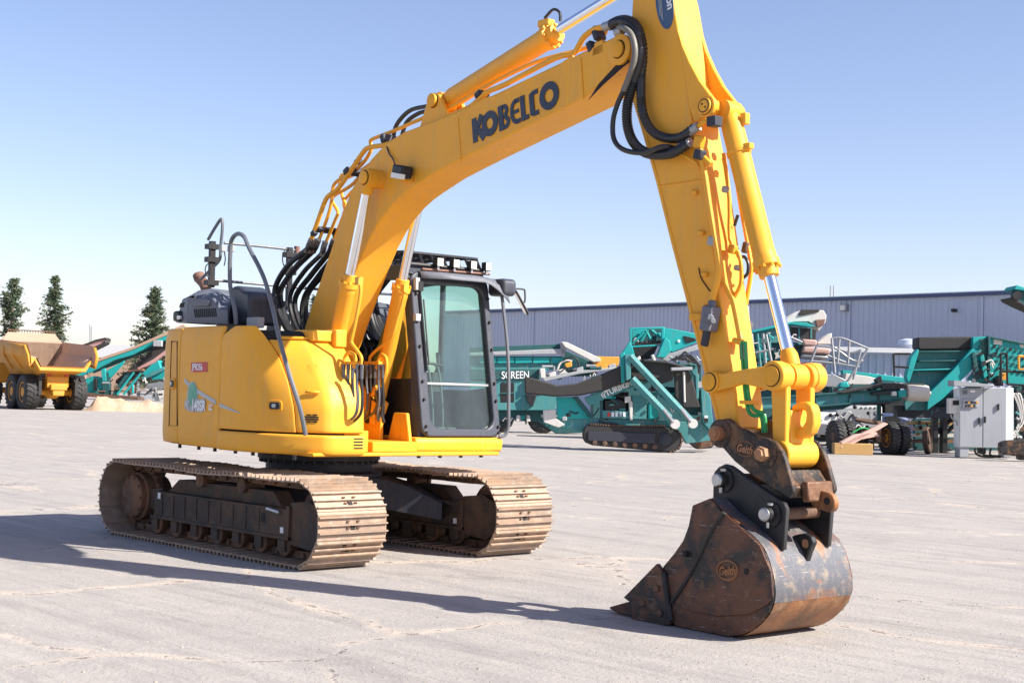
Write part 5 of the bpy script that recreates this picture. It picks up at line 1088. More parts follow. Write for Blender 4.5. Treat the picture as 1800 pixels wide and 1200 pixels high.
for i in range(6): sc_.bar('idler_roller', 'black_paint', (1010+i*36, 770-i*34), (1016+i*36, 785-i*34), .1, .0, Z1)
p = sc_.at(*Z1(1190, 615), -.1); o = MB(); o.box(p, (.5, .3, .35)); o.build('head_drum_bracket', 'machine_grey', q, .03)
s2 = Site(250, 90, 0); q = s2.root('screening_plant', 'teal screening plant partly hidden behind the folding conveyor', 'screener')
for nm, mt, pts, t0, t1 in (('hopper', 'teal', [(1060, 830), (1150, 745), (1190, 740), (1210, 800), (1290, 830), (1290, 880), (1120, 890)], 0, 1), ('side_beam', 'teal_faded', [(1060, 870), (1230, 790), (1245, 810), (1080, 895)], -.2, 0), ('frame', 'machine_grey', [(1030, 900), (1050, 900), (1050, 1020), (1030, 1020)], -.1, .1), ('engine', 'black_paint', [(1230, 740), (1300, 740), (1300, 860), (1215, 830)], .5, 1.5), ('deck', 'galv', [(1100, 920), (1260, 890), (1270, 940), (1110, 980)], -.4, .4), ('lower_panel', 'decal_grey', [(1060, 970), (1200, 1000), (1190, 1050), (1060, 1040)], -.5, 0), ('fender', 'dirty_white', [(1180, 980), (1230, 960), (1250, 1000), (1200, 1040)], -.6, -.2), ('belt_drum', 'pipe_rust', [(960, 930), (1010, 925), (1015, 990), (960, 1000)], -.2, .2)): s2.poly(nm, mt, pts, t0, t1, Z1, .03)
for i in range(9): s2.bar('spare_bar', ('galv', 'black_paint', 'dirty_white')[i % 3], (1080+i*19, 960+(i*37) % 50), (1130+i*17, 925+(i*29) % 60), .05, -.5, Z1)
s3 = Site(160, 98, 0); q = s3.root('radial_conveyor', 'faded pink conveyor end poking up behind the dump truck bed', 'conveyor')
s3.poly('side_beam', 'pink_paint', [(560, 650), (620, 620), (770, 578), (800, 580), (780, 610), (690, 655), (640, 700), (560, 700)], 0, .2, Z1); s3.poly('belt', 'belt', [(570, 645), (720, 585), (790, 570), (805, 580), (800, 600), (790, 582), (725, 597), (580, 655)], -.1, .9, Z1)
s3.poly('belt', 'belt', [(690, 650), (780, 605), (800, 600), (790, 620), (700, 665)], -.1, .9, Z1); s3.bar('leg', 'pink_paint', (640, 690), (640, 1000), .08, .3, Z1)
s4 = Site(200, 150, -5); s4.root('tan_building', 'low tan building with flat roof in the far left distance', 'building')
s4.poly('wall', 'dump_bed', [(95, 628), (330, 625), (330, 690), (95, 690)], 0, 10, None, 0); s4.poly('parapet', 'roof_white', [(95, 605), (330, 608), (330, 626), (95, 629)], -.2, 10.2, None, 0)
s4.poly('wall', 'dirty_white', [(-40, 612), (60, 610), (60, 680), (-40, 680)], 6, 12, None, 0)
for i, (px, py) in enumerate(((158, 570), (161, 574))): s4.bar('antenna_mast', 'galv', (px, py), (px, 608), .06, 5)
# ---------------------------------------------------------------- screener carrying the word SCREEN
s5 = Site(950, 0, 4, ground=762); q = s5.root('hopper_screener', 'grey-green mobile screener with folded hopper wings, left of the other screeners', 'screener')
def p5(name, mat, pts, t0, t1, bevel=.02, parent=None): return s5.poly(name, mat, pts, t0, t1, Z4, bevel, parent)
p5('body_side', 'teal_faded', [(-120, 660), (170, 660), (330, 665), (420, 770), (410, 850), (60, 850), (-120, 850)], 0, .2)
p5('window_recess', 'dark', [(70, 680), (155, 680), (155, 800), (70, 800)], -.02, .1); p5('shelf', 'teal_dark', [(70, 740), (155, 738), (155, 750), (70, 752)], -.05, .1)
p5('sign_board', 'teal_dark', [(-120, 600), (310, 600), (310, 660), (-120, 660)], -.06, .25)
s5.text('SCREEN', (76, 655), (215, 652), .29, 'decal_white', -.09, Z4, .76, .004)
p5('hopper_wall', 'teal_faded', [(-120, 515), (455, 515), (600, 560), (600, 600), (-120, 600)], .15, .5)
p5('wing', 'teal_dark', [(-120, 462), (450, 438), (455, 470), (-120, 492)], .1, .3); p5('wing_edge', 'machine_grey', [(-120, 492), (455, 468), (470, 480), (470, 500), (-120, 512)], -.1, .2)
for i in range(5): p5('wing_rib', 'teal', [(-60+i*110, 522), (45+i*110, 520), (45+i*110, 556), (-60+i*110, 560)], .05, .2)
p5('wing_end', 'dirty_white', [(448, 425), (482, 428), (690, 528), (692, 548), (650, 552), (470, 458)], -.25, .05); p5('wing_end_post', 'machine_grey', [(440, 425), (480, 428), (470, 520), (450, 520)], -.1, .1)
p5('rear_wall', 'teal_dark', [(470, 480), (650, 555), (640, 640), (470, 640)], .3, .6); p5('orange_guard', 'orange_paint', [(660, 515), (812, 520), (800, 575), (640, 585)], .0, .6)
p5('conveyor_beam', 'machine_grey', [(330, 650), (560, 605), (810, 580), (812, 592), (560, 625), (345, 672)], -.4, -.2); p5('motor', 'dirty_white', [(315, 590), (345, 590), (350, 650), (320, 650)], -.4, -.1)
for i, a in enumerate(((430, 600), (470, 560), (540, 590), (370, 620), (690, 575), (740, 570))): p5('fitting', ('dirty_white', 'orange_paint', 'machine_grey')[i % 3], [(a[0], a[1]), (a[0]+42, a[1]-12), (a[0]+45, a[1]+18), (a[0]+6, a[1]+30)], -.35, -.1)
s5.path('hydraulic_hose', 'dirty_white', [(420, 610), (440, 560), (480, 540), (515, 545)], .04, -.2, Z4); s5.path('hydraulic_hose', 'hose', [(460, 540), (500, 520), (540, 530), (560, 580)], .03, -.25, Z4)
p5('chassis', 'teal_dark', [(-120, 850), (410, 850), (600, 990), (420, 1000), (300, 920), (-120, 900)], .3, .8)
for x in (60, 330): c_ = s5.at(*Z4(x, 925), .5); wheel('wheel', (c_.x, .5, .56), (0, 1, 0), .56, .32, q, 'teal_dark', 18, 24)
for x in (170, 230): p5('support_leg', 'dirty_white', [(x, 880), (x+22, 880), (x+26, 920), (x-4, 920)], .2, .3)
p5('mount', 'black_paint', [(225, 750), (295, 755), (270, 830), (240, 800)], -.2, 0)
# ---------------------------------------------------------------- TURBO screener on tracks
s6 = Site(1110, 0, 0, ground=793); q = s6.root('tracked_screener', 'teal tracked screener with sagging black side belt and white lettering', 'screener')
def p6(name, mat, pts, t0, t1, bevel=.015, parent=None): return s6.poly(name, mat, pts, t0, t1, Z4, bevel, parent)
tk = [(582, 1000), (590, 960), (612, 940), (650, 936), (850, 950), (1080, 955), (1150, 968), (1185, 1000), (1196, 1050), (1186, 1090), (1150, 1106), (1080, 1108), (640, 1068), (600, 1052), (585, 1030)]
p6('track_belt', 'rubber', tk, -.25, .30, .03)
for i in range(30):
    f = i/29; a = (625+(1085-625)*f, 938+12*min(1, f*2)); p6('track_pad', 'old_iron', [(a[0], a[1]-6), (a[0]+9, a[1]-6), (a[0]+9, a[1]+3), (a[0], a[1]+3)], -.27, .28, 0)
for i in range(12):
    f = i/11; an = -70+150*f; p6('track_pad', 'old_iron', [(1110+88*math.cos(R(an))-5, 1032+78*math.sin(R(an))-7), (1110+88*math.cos(R(an))+5, 1032+78*math.sin(R(an))-7), (1110+88*math.cos(R(an))+5, 1032+78*math.sin(R(an))+4), (1110+88*math.cos(R(an))-5, 1032+78*math.sin(R(an))+4)], -.27, .3, 0)
tf = p6('track_frame', 'machine_grey', [(612, 980), (1030, 992), (1030, 1058), (612, 1040)], -.29, -.2, .02); tf.data.materials[0] = MATS['navy_frame']
c_ = s6.at(*Z4(1092, 1030), -.26); o = MB(); o.lathe((c_.x, -.25, c_.z), (0, -1, 0), [(.17, 0), (.17, .04), (.10, .06), (.10, .09), (.05, .1)], 24); o.build('track_idler', 'navy_frame', q)
for i in range(7): c_ = s6.at(*Z4(655+i*62, 1052+i*4), -.26); o = MB(); o.lathe((c_.x, -.25, c_.z), (0, -1, 0), [(.07, 0), (.07, .05), (.03, .06)], 14); o.build('track_roller', 'old_iron', q)
p6('chassis', 'teal_faded', [(332, 930), (415, 900), (650, 898), (870, 905), (1300, 925), (1392, 962), (1392, 1035), (1225, 1058), (1185, 990), (1100, 955), (700, 945), (590, 985)], .05, .5)
p6('rear_panel', 'teal', [(415, 768), (520, 768), (640, 890), (610, 905), (425, 900)], .0, .3); p6('rear_brace', 'teal_dark', [(520, 765), (550, 765), (650, 890), (615, 895)], -.08, .1)
p6('tail_box', 'dirty_white', [(335, 850), (412, 845), (415, 900), (470, 940), (430, 958), (340, 925)], .0, .4)
p6('side_conveyor_beam', 'teal_faded', [(590, 772), (700, 730), (960, 645), (985, 682), (860, 720), (620, 822)], -.15, .1)
for i in (0, 1): p6('lettering', 'decal_white', [(693+i*14, 752), (712+i*14, 730), (718+i*14, 728), (700+i*14, 752), (712+i*14, 770), (706+i*14, 773)], -.17, -.14, 0)
s6.text('TURBO', (728, 762), (818, 722), .155, 'decal_white', -.17, Z4, .92, .007); s6.text('CHIEFTAIN', (835, 715), (900, 688), .15, 'decal_white', -.17, Z4, .9, .006)
p6('engine_bay', 'dark', [(700, 745), (865, 735), (865, 900), (700, 895)], .2, .6); p6('bay_frame', 'teal_dark', [(690, 760), (706, 755), (706, 900), (690, 900)], -.05, .2); p6('bay_frame', 'teal_faded', [(700, 850), (870, 856), (870, 905), (700, 900)], -.05, .2)
for i in range(5): p6('warning_label', ('decal_red', 'decal_white', 'decal_white', 'decal_grey', 'decal_white')[i], [(735+i*24, 862), (750+i*24, 862), (750+i*24, 890), (735+i*24, 890)], -.065, -.05, 0)
p6('engine_block', 'black_paint', [(715, 790), (800, 780), (850, 800), (850, 855), (720, 850)], .05, .3); p6('control_cabinet', 'teal_faded', [(885, 760), (975, 755), (975, 905), (885, 905)], -.02, .4); p6('door_post', 'dirty_white', [(868, 800), (880, 790), (890, 800), (888, 912), (872, 912)], -.1, .0)
p6('oil_tank', 'teal', [(985, 812), (1000, 800), (1045, 800), (1052, 812), (1052, 910), (985, 910)], -.05, .4, .05); p6('filter', 'dirty_white', [(842, 765), (880, 762), (880, 800), (842, 805)], -.08, .1)
p6('inner_frame', 'teal_dark', [(1050, 700), (1310, 720), (1320, 880), (1230, 880), (1060, 760)], .3, .6); p6('inner_frame', 'teal', [(980, 740), (1200, 740), (1200, 760), (980, 760)], .1, .3)
# belt: a sagging band with thickness
bt = [(218, 640), (290, 655), (420, 695), (540, 685), (700, 625), (820, 572), (835, 548), (950, 535), (1100, 548), (1220, 580), (1225, 602), (1150, 618), (1140, 665), (1060, 690), (960, 668), (880, 668), (820, 690), (700, 730), (560, 760), (400, 766), (220, 746)]
p6('side_belt', 'belt', bt, -.35, -.12, .04)
p6('belt_shoulder', 'rubber', [(950, 533), (1100, 545), (1225, 578), (1215, 590), (1100, 562), (960, 552)], -.5, -.1, .05)
p6('hanging_belt', 'belt', [(1148, 612), (1180, 600), (1240, 605), (1275, 700), (1308, 832), (1212, 836), (1152, 765)], -.3, -.2, .03); s6.bar('belt_strap', 'dirty_white', (1207, 612), (1212, 800), .03, -.33, Z4)
for a, b_ in (((872, 515), (1262, 932)), ((885, 655), (1152, 935))):
    s6.bar('stay_bar', 'teal_faded', a, b_, .115, -.55, Z4, 6); s6.bar('stay_rod', 'steel', (b_[0]-70, b_[1]-90), (b_[0]-8, b_[1]-10), .05, -.68, Z4); c_ = s6.at(*Z4(*b_), -.55); o = MB(); o.cyl((c_.x, -.68, c_.z), (c_.x, -.35, c_.z), .13, 14); o.build('stay_pin', 'dirty_white', q)
p6('mast', 'teal_faded', [(843, 505), (900, 502), (905, 530), (878, 535), (880, 655), (850, 668)], -.6, -.3); p6('mast_back', 'teal', [(812, 500), (840, 490), (842, 680), (820, 680)], -.4, 0)
p6('hopper_frame', 'teal', [(872, 338), (1088, 333), (1088, 345), (885, 350), (882, 460), (872, 462)], .0, .2); p6('hopper_frame', 'teal', [(1068, 340), (1090, 335), (1088, 450), (1070, 452)], -.02, .2); p6('hopper_frame', 'teal', [(880, 450), (1080, 442), (1080, 452), (880, 462)], .0, .2)
p6('hopper_back', 'teal_dark', [(885, 350), (1070, 345), (1070, 440), (885, 450)], 1.1, 1.2); p6('hopper_left', 'teal', [(885, 350), (975, 350), (930, 420), (885, 445)], .6, .7)
for a, b_ in (((970, 352), (1005, 420)), ((985, 352), (940, 425)), ((890, 440), (960, 365)), ((1005, 350), (1060, 400))): s6.bar('hopper_bar', 'teal', a, b_, .04, .5, Z4)
for i in range(6): p6('roller_bracket', 'black_paint', [(905+i*27, 428-i*1.5), (925+i*27, 420-i*1.5), (932+i*27, 440-i*1.5), (908+i*27, 446-i*1.5)], .1, .4)
p6('hopper_mouth', 'dark', [(890, 462), (1045, 455), (1010, 530), (920, 540)], .0, .3); p6('hopper_cheek', 'teal', [(820, 500), (872, 425), (890, 462), (905, 510), (870, 520)], -.1, .2); p6('hopper_cheek', 'teal', [(1040, 520), (1090, 400), (1120, 420), (1130, 480), (1090, 525)], -.3, .1)
p6('screen_box', 'teal', [(1088, 340), (1135, 345), (1270, 372), (1300, 400), (1300, 425), (1140, 490), (1110, 480), (1090, 450)], .0, .5); p6('box_opening', 'dark', [(1205, 388), (1270, 402), (1290, 415), (1225, 435), (1212, 420)], -.03, .1); p6('box_plate', 'decal_white', [(1170, 413), (1184, 413), (1184, 428), (1170, 428)], -.03, .0, 0)
p6('arch_guard', 'machine_grey', [(1040, 520), (1150, 490), (1300, 440), (1310, 470), (1160, 515), (1110, 550)], -.2, .3)
for i in range(5): s6.path('hydraulic_hose', 'hose', [(1130+i*22, 540-i*4), (1180+i*20, 520+i*8), (1250+i*14, 510+i*14), (1300, 560+i*16)], .028, -.4, Z4)
p6('valve_bank', 'teal_faded', [(1235, 530), (1300, 540), (1300, 780), (1285, 780), (1280, 640), (1245, 600)], -.3, .1); p6('cross_beam', 'machine_grey', [(1128, 585), (1260, 582), (1262, 600), (1130, 605)], -.6, -.4); p6('bracket', 'machine_grey', [(1293, 675), (1350, 665), (1350, 705), (1293, 715)], -.3, 0)
p6('end_plate', 'teal_faded', [(1312, 722), (1345, 720), (1372, 770), (1394, 960), (1380, 985), (1325, 925)], -.1, .3); p6('end_label', 'decal_white', [(1336, 883), (1356, 883), (1356, 898), (1336, 898)], -.12, -.1, 0); p6('end_slot', 'dark', [(1334, 900), (1358, 900), (1358, 925), (1334, 925)], -.12, -.1, 0)
p6('front_jack', 'old_iron', [(1270, 1040), (1390, 1035), (1380, 1075), (1300, 1090)], .6, 1.0); p6('fittings', 'dirty_white', [(915, 525), (935, 512), (942, 530), (925, 545)], -.5, -.3); p6('fittings', 'dirty_white', [(1005, 510), (1020, 502), (1035, 540), (1020, 545)], -.5, -.3)
s6.path('ground_cable', 'hose', [(680, 925), (690, 915), (720, 930), (760, 930), (800, 940)], .03, -.1, Z4)
p6('far_track', 'rubber', [(1240, 1050), (1390, 1035), (1400, 1060), (1380, 1085), (1290, 1092)], 1.6, 2.1, .03)
# ---------------------------------------------------------------- screener with walkway behind the arm
s7 = Site(1400, 52, 0); q = s7.root('walkway_screener', 'teal screener with grey railed walkway and pink belt ends behind the arm', 'screener')
def p7(name, mat, pts, t0, t1, bevel=.02, parent=None): return s7.poly(name, mat, pts, t0, t1, Z5, bevel, parent)
p7('conveyor_head', 'dirty_white', [(268, 292), (375, 232), (520, 230), (540, 262), (535, 300), (492, 362), (475, 335), (430, 300), (340, 302), (290, 312)], 0, .9); p7('belt_top', 'belt', [(385, 226), (500, 224), (492, 240), (380, 264), (365, 262)], -.05, .8); p7('drum', 'pipe_rust', [(470, 290), (535, 285), (520, 325), (480, 335)], -.12, .0)
p7('rubber_curtain', 'rubber', [(310, 330), (478, 348), (472, 412), (310, 400)], -.1, .05)
for x in (365, 440): p7('curtain_strap', 'teal_faded', [(x, 340), (x+10, 340), (x+10, 408), (x, 405)], -.12, -.09, 0)
p7('chute_top', 'teal', [(60, 358), (320, 302), (420, 308), (470, 330), (440, 335), (320, 318), (60, 375)], -.3, .5); p7('side_plate', 'teal_faded', [(40, 375), (320, 318), (320, 400), (300, 430), (40, 440)], -.1, .3)
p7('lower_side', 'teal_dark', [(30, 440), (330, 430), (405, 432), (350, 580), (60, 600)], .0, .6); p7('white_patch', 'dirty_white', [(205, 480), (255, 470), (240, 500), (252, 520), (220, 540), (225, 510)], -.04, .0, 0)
for pts in ([(388, 408), (482, 414), (480, 452), (400, 450)], [(400, 455), (566, 470), (560, 505), (390, 492)], [(374, 550), (544, 560), (540, 592), (374, 586)]): p7('belt_end', 'pink_belt', pts, -.3, .3, .06)
p7('drum', 'galv', [(388, 492), (560, 505), (552, 540), (376, 528)], -.25, .3, .1); p7('chute_flap', 'dirty_white', [(478, 430), (560, 375), (572, 370), (575, 440), (490, 440)], .3, .8)
for a, b_ in (((110, 440), (160, 545)), ((125, 435), (175, 540))): s7.bar('ram', 'teal', a, b_, .07, -.3, Z5)
for i in range(4): s7.bar('pipe', ('machine_grey', 'teal_faded')[i % 2], (75+i*35, 375), (95+i*35, 590), .05, -.35, Z5)
p7('platform', 'galv', [(420, 622), (595, 630), (690, 678), (655, 706), (430, 700)], -.6, .4)
for a, b_ in (((480, 450), (428, 590)), ((572, 405), (592, 620)), ((795, 468), (652, 702)), ((752, 476), (705, 660)), ((682, 420), (672, 560)), ((620, 408), (608, 560)), ((300, 388), (345, 540)), ((165, 378), (205, 585))): s7.bar('rail_post', 'galv', a, b_, .045, -.6, Z5)
for pts in ([(485, 450), (575, 460), (690, 492), (752, 476)], [(570, 405), (625, 402), (682, 420), (798, 468)], [(440, 545), (600, 560), (690, 575), (745, 582)], [(60, 500), (165, 480), (210, 470)], [(300, 390), (390, 430)], [(545, 510), (660, 555)], [(590, 460), (700, 540), (770, 545)]): s7.path('hand_rail', 'galv', pts, .04, -.6, Z5, 3)
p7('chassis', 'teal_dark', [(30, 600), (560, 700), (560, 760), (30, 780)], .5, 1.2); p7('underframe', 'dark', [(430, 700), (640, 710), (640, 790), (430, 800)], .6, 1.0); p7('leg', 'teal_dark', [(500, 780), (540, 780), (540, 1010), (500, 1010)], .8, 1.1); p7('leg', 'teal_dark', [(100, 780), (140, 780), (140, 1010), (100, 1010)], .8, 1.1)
p7('side_conveyor', 'teal', [(640, 600), (1050, 650), (1040, 680), (640, 640)], 1.4, 1.8); p7('cloth', 'dirty_white', [(660, 620), (800, 640), (860, 655), (820, 690), (680, 690), (650, 670)], .8, 1.2)
# ---------------------------------------------------------------- low conveyor with white tail drum
s8 = Site(1500, 45, 0); q = s8.root('low_conveyor', 'teal low conveyor with black belt and pale end drum', 'conveyor')
def p8(name, mat, pts, t0, t1, bevel=.015, parent=None): return s8.poly(name, mat, pts, t0, t1, Z5, bevel, parent)
p8('beam', 'teal_faded', [(0, 790), (430, 760), (1000, 722), (1010, 790), (800, 800), (430, 830), (0, 850)], 0, .12); p8('beam_flange', 'teal_dark', [(0, 778), (430, 750), (1000, 715), (1000, 726), (430, 764), (0, 792)], -.1, .15); p8('beam_flange', 'teal_dark', [(0, 845), (430, 822), (800, 795), (1000, 785), (1000, 795), (800, 806), (430, 838), (0, 860)], -.1, .15)
for x in (470, 680, 860): p8('beam_stiffener', 'teal_dark', [(x, 765-(x-430)*.06), (x+12, 765-(x-430)*.06), (x+12, 826-(x-430)*.08), (x, 826-(x-430)*.08)], -.06, .02)
p8('belt', 'belt', [(610, 738), (900, 682), (1140, 684), (1180, 735), (1165, 745), (1135, 700), (900, 700), (640, 748)], -.2, 1.0, .02); p8('belt_skirt', 'rubber', [(890, 690), (960, 680), (1025, 690), (1030, 715), (880, 722)], -.25, -.15)
a, b_ = s8.at(*Z5(1035, 742), -.15), s8.at(*Z5(1165, 745), -.1); o = MB(); o.lathe(a, (b_-a), [(.05, -.2), (.05, 0), (.24, .01), (.255, .1), (.255, (b_-a).length-.08), (.24, (b_-a).length), (.06, (b_-a).length+.02), (.06, (b_-a).length+.1)], 24); o.build('end_drum', 'concrete_roller', q)
p8('drum_bracket', 'teal', [(985, 728), (1035, 722), (1035, 765), (990, 770)], -.3, -.1); p8('bearing', 'dirty_white', [(945, 735), (975, 732), (978, 760), (948, 762)], -.35, -.1, .03); p8('motor', 'black_paint', [(820, 740), (940, 728), (942, 750), (825, 756)], -.25, -.05); p8('return_belt', 'rubber', [(740, 808), (940, 795), (930, 812), (780, 820)], -.1, .5)
for x in (500, 700): p8('guard', 'teal', [(x+110, 710), (x+130, 680), (x+170, 670), (x+190, 715)], .6, .9, .04)
p8('motor', 'black_paint', [(845, 660), (880, 635), (890, 690), (860, 700)], .3, .6); p8('stand', 'teal_dark', [(455, 830), (480, 830), (480, 1040), (455, 1040)], .2, .4); p8('stand', 'teal_dark', [(860, 800), (880, 800), (880, 1060), (860, 1060)], .6, .8); p8('hopper_skirt', 'teal_dark', [(440, 820), (700, 815), (640, 845), (500, 850)], .1, .5)
# ---------------------------------------------------------------- white flatbed behind
s9 = Site(1490, 50, 0); q = s9.root('white_truck', 'white and grey truck parked under the low conveyor', 'truck')
def p9(name, mat, pts, t0, t1, bevel=.03, parent=None): return s9.poly(name, mat, pts, t0, t1, Z5, bevel, parent)
p9('body', 'machine_grey', [(590, 850), (640, 825), (888, 820), (888, 985), (600, 960)], 0, 2.0, .08); p9('cab', 'white_paint', [(500, 880), (600, 860), (610, 960), (585, 1000), (470, 1000), (455, 940)], -.1, 1.8, .06); p9('front_cab', 'trim_blue', [(888, 880), (960, 870), (1070, 905), (1090, 960), (1090, 1020), (890, 1010)], .2, 1.9, .08); p9('cab_window', 'dark', [(905, 890), (955, 884), (1000, 905), (1000, 925), (905, 920)], .18, .25, 0)
for i in range(4): p9('marker_lamp', 'lamp_lens', [(760+i*28, 825), (768+i*28, 825), (768+i*28, 835), (760+i*28, 835)], -.03, .0, 0)
p9('bumper', 'steel', [(460, 935), (560, 930), (560, 995), (460, 1000)], -.25, -.1); p9('under_frame', 'dark', [(460, 1000), (890, 985), (890, 1030), (460, 1040)], .1, 1.5)
for x in (720, 1055): c_ = s9.at(*Z5(x, 1010), .3); wheel('wheel', (c_.x, .35, .5), (0, 1, 0), .5, .3, q, 'dirty_white', 16, 24)
for x, y in ((565, 880), (605, 877), (715, 830), (800, 868)): c_ = s9.at(*Z5(x, y), -.12); o = MB(); o.lathe((c_.x, c_.y, c_.z), (0, -1, 0), [(.07, 0), (.07, .03), (.04, .05)], 14); o.build('lamp', 'black_paint', q)
# ---------------------------------------------------------------- converter dolly, timber, disc
s10 = Site(1540, 0, 20, ground=798); q = s10.root('trailer_dolly', 'rusty trailer dolly with fifth wheel plate and dual tyres', 'trailer')
def p10(name, mat, pts, t0, t1, bevel=.012, parent=None): return s10.poly(name, mat, pts, t0, t1, Z5, bevel, parent)
c1 = s10.at(*Z5(1005, 1040), -.2); cr = .80/2*1.02+.09
for dx_ in (0, -.36): wheel('wheel', (c1.x+dx_, -.1, .49), (1, -.12, 0), .49, .27, q, 'truck_yellow', 26, 32)
c2 = s10.at(*Z5(600, 1005), .3)
for dx_ in (0, .34): wheel('wheel', (c2.x+dx_, .3, .49), (1, -.12, 0), .49, .27, q, 'old_iron', 26, 32)
o = MB(); o.cyl((c2.x, .3, .49), (c1.x-.1, -.1, .49), .07, 12); o.build('axle', 'old_iron', q)
c3 = s10.at(*Z5(805, 915), .1); o = MB(); o.lathe((c3.x, .1, c3.z-.06), (.05, -.12, 1), [(.42, 0), (.44, .03), (.44, .06), (.40, .075)], 28); o.build('fifth_wheel_plate', 'old_iron', q)
o = MB(); o.bb(c3.x-.06, c3.x+.06, -.4, -.15, c3.z-.0, c3.z+.03); o.build('plate_slot', 'dark', q)
for pts in ([(625, 1085), (650, 1050), (900, 925), (925, 935), (860, 975), (680, 1060)], [(630, 1050), (720, 1000), (850, 985), (870, 1010), (760, 1030), (660, 1085)]): p10('frame_rail', 'pink_belt', pts, -.5, -.35)
p10('frame_rail', 'old_iron', [(640, 960), (700, 945), (870, 960), (870, 990), (660, 985)], .2, .4); p10('spring', 'old_iron', [(840, 960), (880, 960), (880, 1050), (850, 1050)], -.3, -.15); p10('tool_box', 'dark', [(730, 1020), (800, 1010), (800, 1075), (730, 1070)], 0, .4); s10.path('brake_hose', 'green_hose', [(700, 990), (760, 960), (830, 970), (870, 950)], .02, -.4, Z5)
s10.bar('drawbar_pin', 'steel', (810, 868), (812, 900), .03, 0, Z5)
st_ = Site(1500, 0, 3, ground=799); o = MB(); a, b_ = st_.at(*Z5(588, 1118), 0), st_.at(*Z5(828, 1128), 0); o.box(((a.x+b_.x)/2, .15, .165), (b_.x-a.x, .28, .33)); tb_ = o.build('timber_beam', 'wood', None, .015, loc=st_.o, rot=st_.rot); tag(tb_, 'squared wooden timber lying on the yard beside the dolly', 'timber')
sd_ = Site(1628, 46, 0); o = MB(); c_ = sd_.at(*Z5(1165, 1045), 0); o.lathe((c_.x, .0, max(.42, c_.z)), (.95, -.5, .1), [(.42, -.07), (.42, .07), (.37, .09), (.35, .03), (.13, .02), (.12, .08), (.04, .1)], 28)
dd_ = o.build('steel_wheel', 'frame_rust', None, loc=sd_.o, rot=sd_.rot); tag(dd_, 'bare rusty steel wheel leaning under the screen box', 'wheel')
# ---------------------------------------------------------------- big screen box
s11 = Site(1660, 47, 0); q = s11.root('screen_box', 'tall bright teal screen box with steep chute and black top roller', 'screener')
def p11(name, mat, pts, t0, t1, bevel=.015, parent=None): return s11.poly(name, mat, pts, t0, t1, Z5, bevel, parent)
p11('top_roller', 'rubber', [(1108, 406), (1118, 398), (1440, 392), (1450, 402), (1448, 462), (1436, 470), (1120, 474), (1108, 464)], -.2, .5, .06)
p11('chute_plate', 'teal_faded', [(1095, 476), (1440, 470), (1330, 640), (1240, 740), (1170, 850), (1025, 850), (1048, 590)], .0, .1)
for y, x0, x1 in ((482, 1115, 1400), (540, 1115, 1385), (598, 1055, 1330)): p11('chute_step', 'teal_dark', [(x0, y), (x1, y-2), (x1-4, y+9), (x0, y+10)], -.25, .05)
p11('chute_lip', 'teal', [(1040, 598), (1320, 590), (1310, 600), (1040, 607)], -.3, -.1); p11('chute_side', 'teal', [(1065, 520), (1105, 470), (1115, 480), (1060, 660), (1045, 680), (1035, 640)], -.3, .05)
p11('chute_cheek', 'teal', [(1445, 468), (1505, 480), (1505, 540), (1260, 780), (1165, 850), (1172, 745), (1325, 600)], -.45, -.15); p11('cheek_flange', 'teal_faded', [(1022, 790), (1175, 770), (1168, 850), (1030, 850)], -.2, .0)
p11('side_wall', 'teal', [(1448, 396), (1545, 392), (1545, 690), (1425, 660), (1505, 545), (1505, 480), (1448, 465)], -.4, -.1); p11('box_wall', 'teal', [(1550, 394), (1850, 455), (1850, 700), (1550, 672)], -.42, -.2); p11('box_rim', 'teal_dark', [(1540, 388), (1850, 448), (1850, 460), (1540, 400)], -.5, 1.5)
for i in range(8): p11('side_rib', 'black_paint', [(1490+(i % 2)*14, 412+i*20), (1545, 410+i*20), (1545, 419+i*20), (1490+(i % 2)*14, 421+i*20)], -.5, -.42, 0)
p11('corner_post', 'teal_dark', [(1542, 395), (1556, 398), (1556, 680), (1542, 680)], -.55, -.2)
for r_ in range(4):
    for k in range(7):
        c_ = s11.at(*Z5(1580+k*34+r_*8, 455+r_*45+k*6), -.42); o = MB(); o.cyl((c_.x, -.42, c_.z), (c_.x, -.46, c_.z), .05, 10); o.build('wall_bolt', 'teal_dark' if (r_+k) % 3 else 'dark', q)
p11('box_label', 'dirty_white', [(1577, 405), (1630, 412), (1630, 446), (1577, 438)], -.44, -.42, 0); p11('box_label', 'dirty_white', [(1740, 435), (1775, 440), (1775, 465), (1740, 460)], -.44, -.42, 0)
for i in range(9): c_ = (1440+(i*53) % 100, 500+i*17); p11('bracket', ('teal_dark', 'teal')[i % 2], [(c_[0], c_[1]), (c_[0]+22, c_[1]-14), (c_[0]+30, c_[1]+20), (c_[0]+6, c_[1]+34)], -.6, -.4)
p11('machinery', 'black_paint', [(1590, 650), (1630, 640), (1640, 700), (1590, 700)], -.7, -.4); p11('yellow_guard', 'orange_paint', [(1622, 620), (1660, 618), (1660, 662), (1622, 665)], -.65, -.45)
for pts in ([(1620, 500), (1622, 690)], [(1658, 498), (1662, 690)], [(1620, 500), (1662, 498)], [(1618, 608), (1850, 618)], [(1662, 690), (1850, 698)], [(955, 500), (960, 640)], [(958, 500), (1060, 500)], [(960, 580), (1050, 584)]): s11.path('hand_rail', 'black_paint', pts, .035, -.9, Z5, 1)
for pts in ([(1730, 515), (1733, 595), (1800, 598)], [(1730, 515), (1800, 518)]): s11.path('grab_rail', 'orange_paint', pts, .04, -.95, Z5, 1)
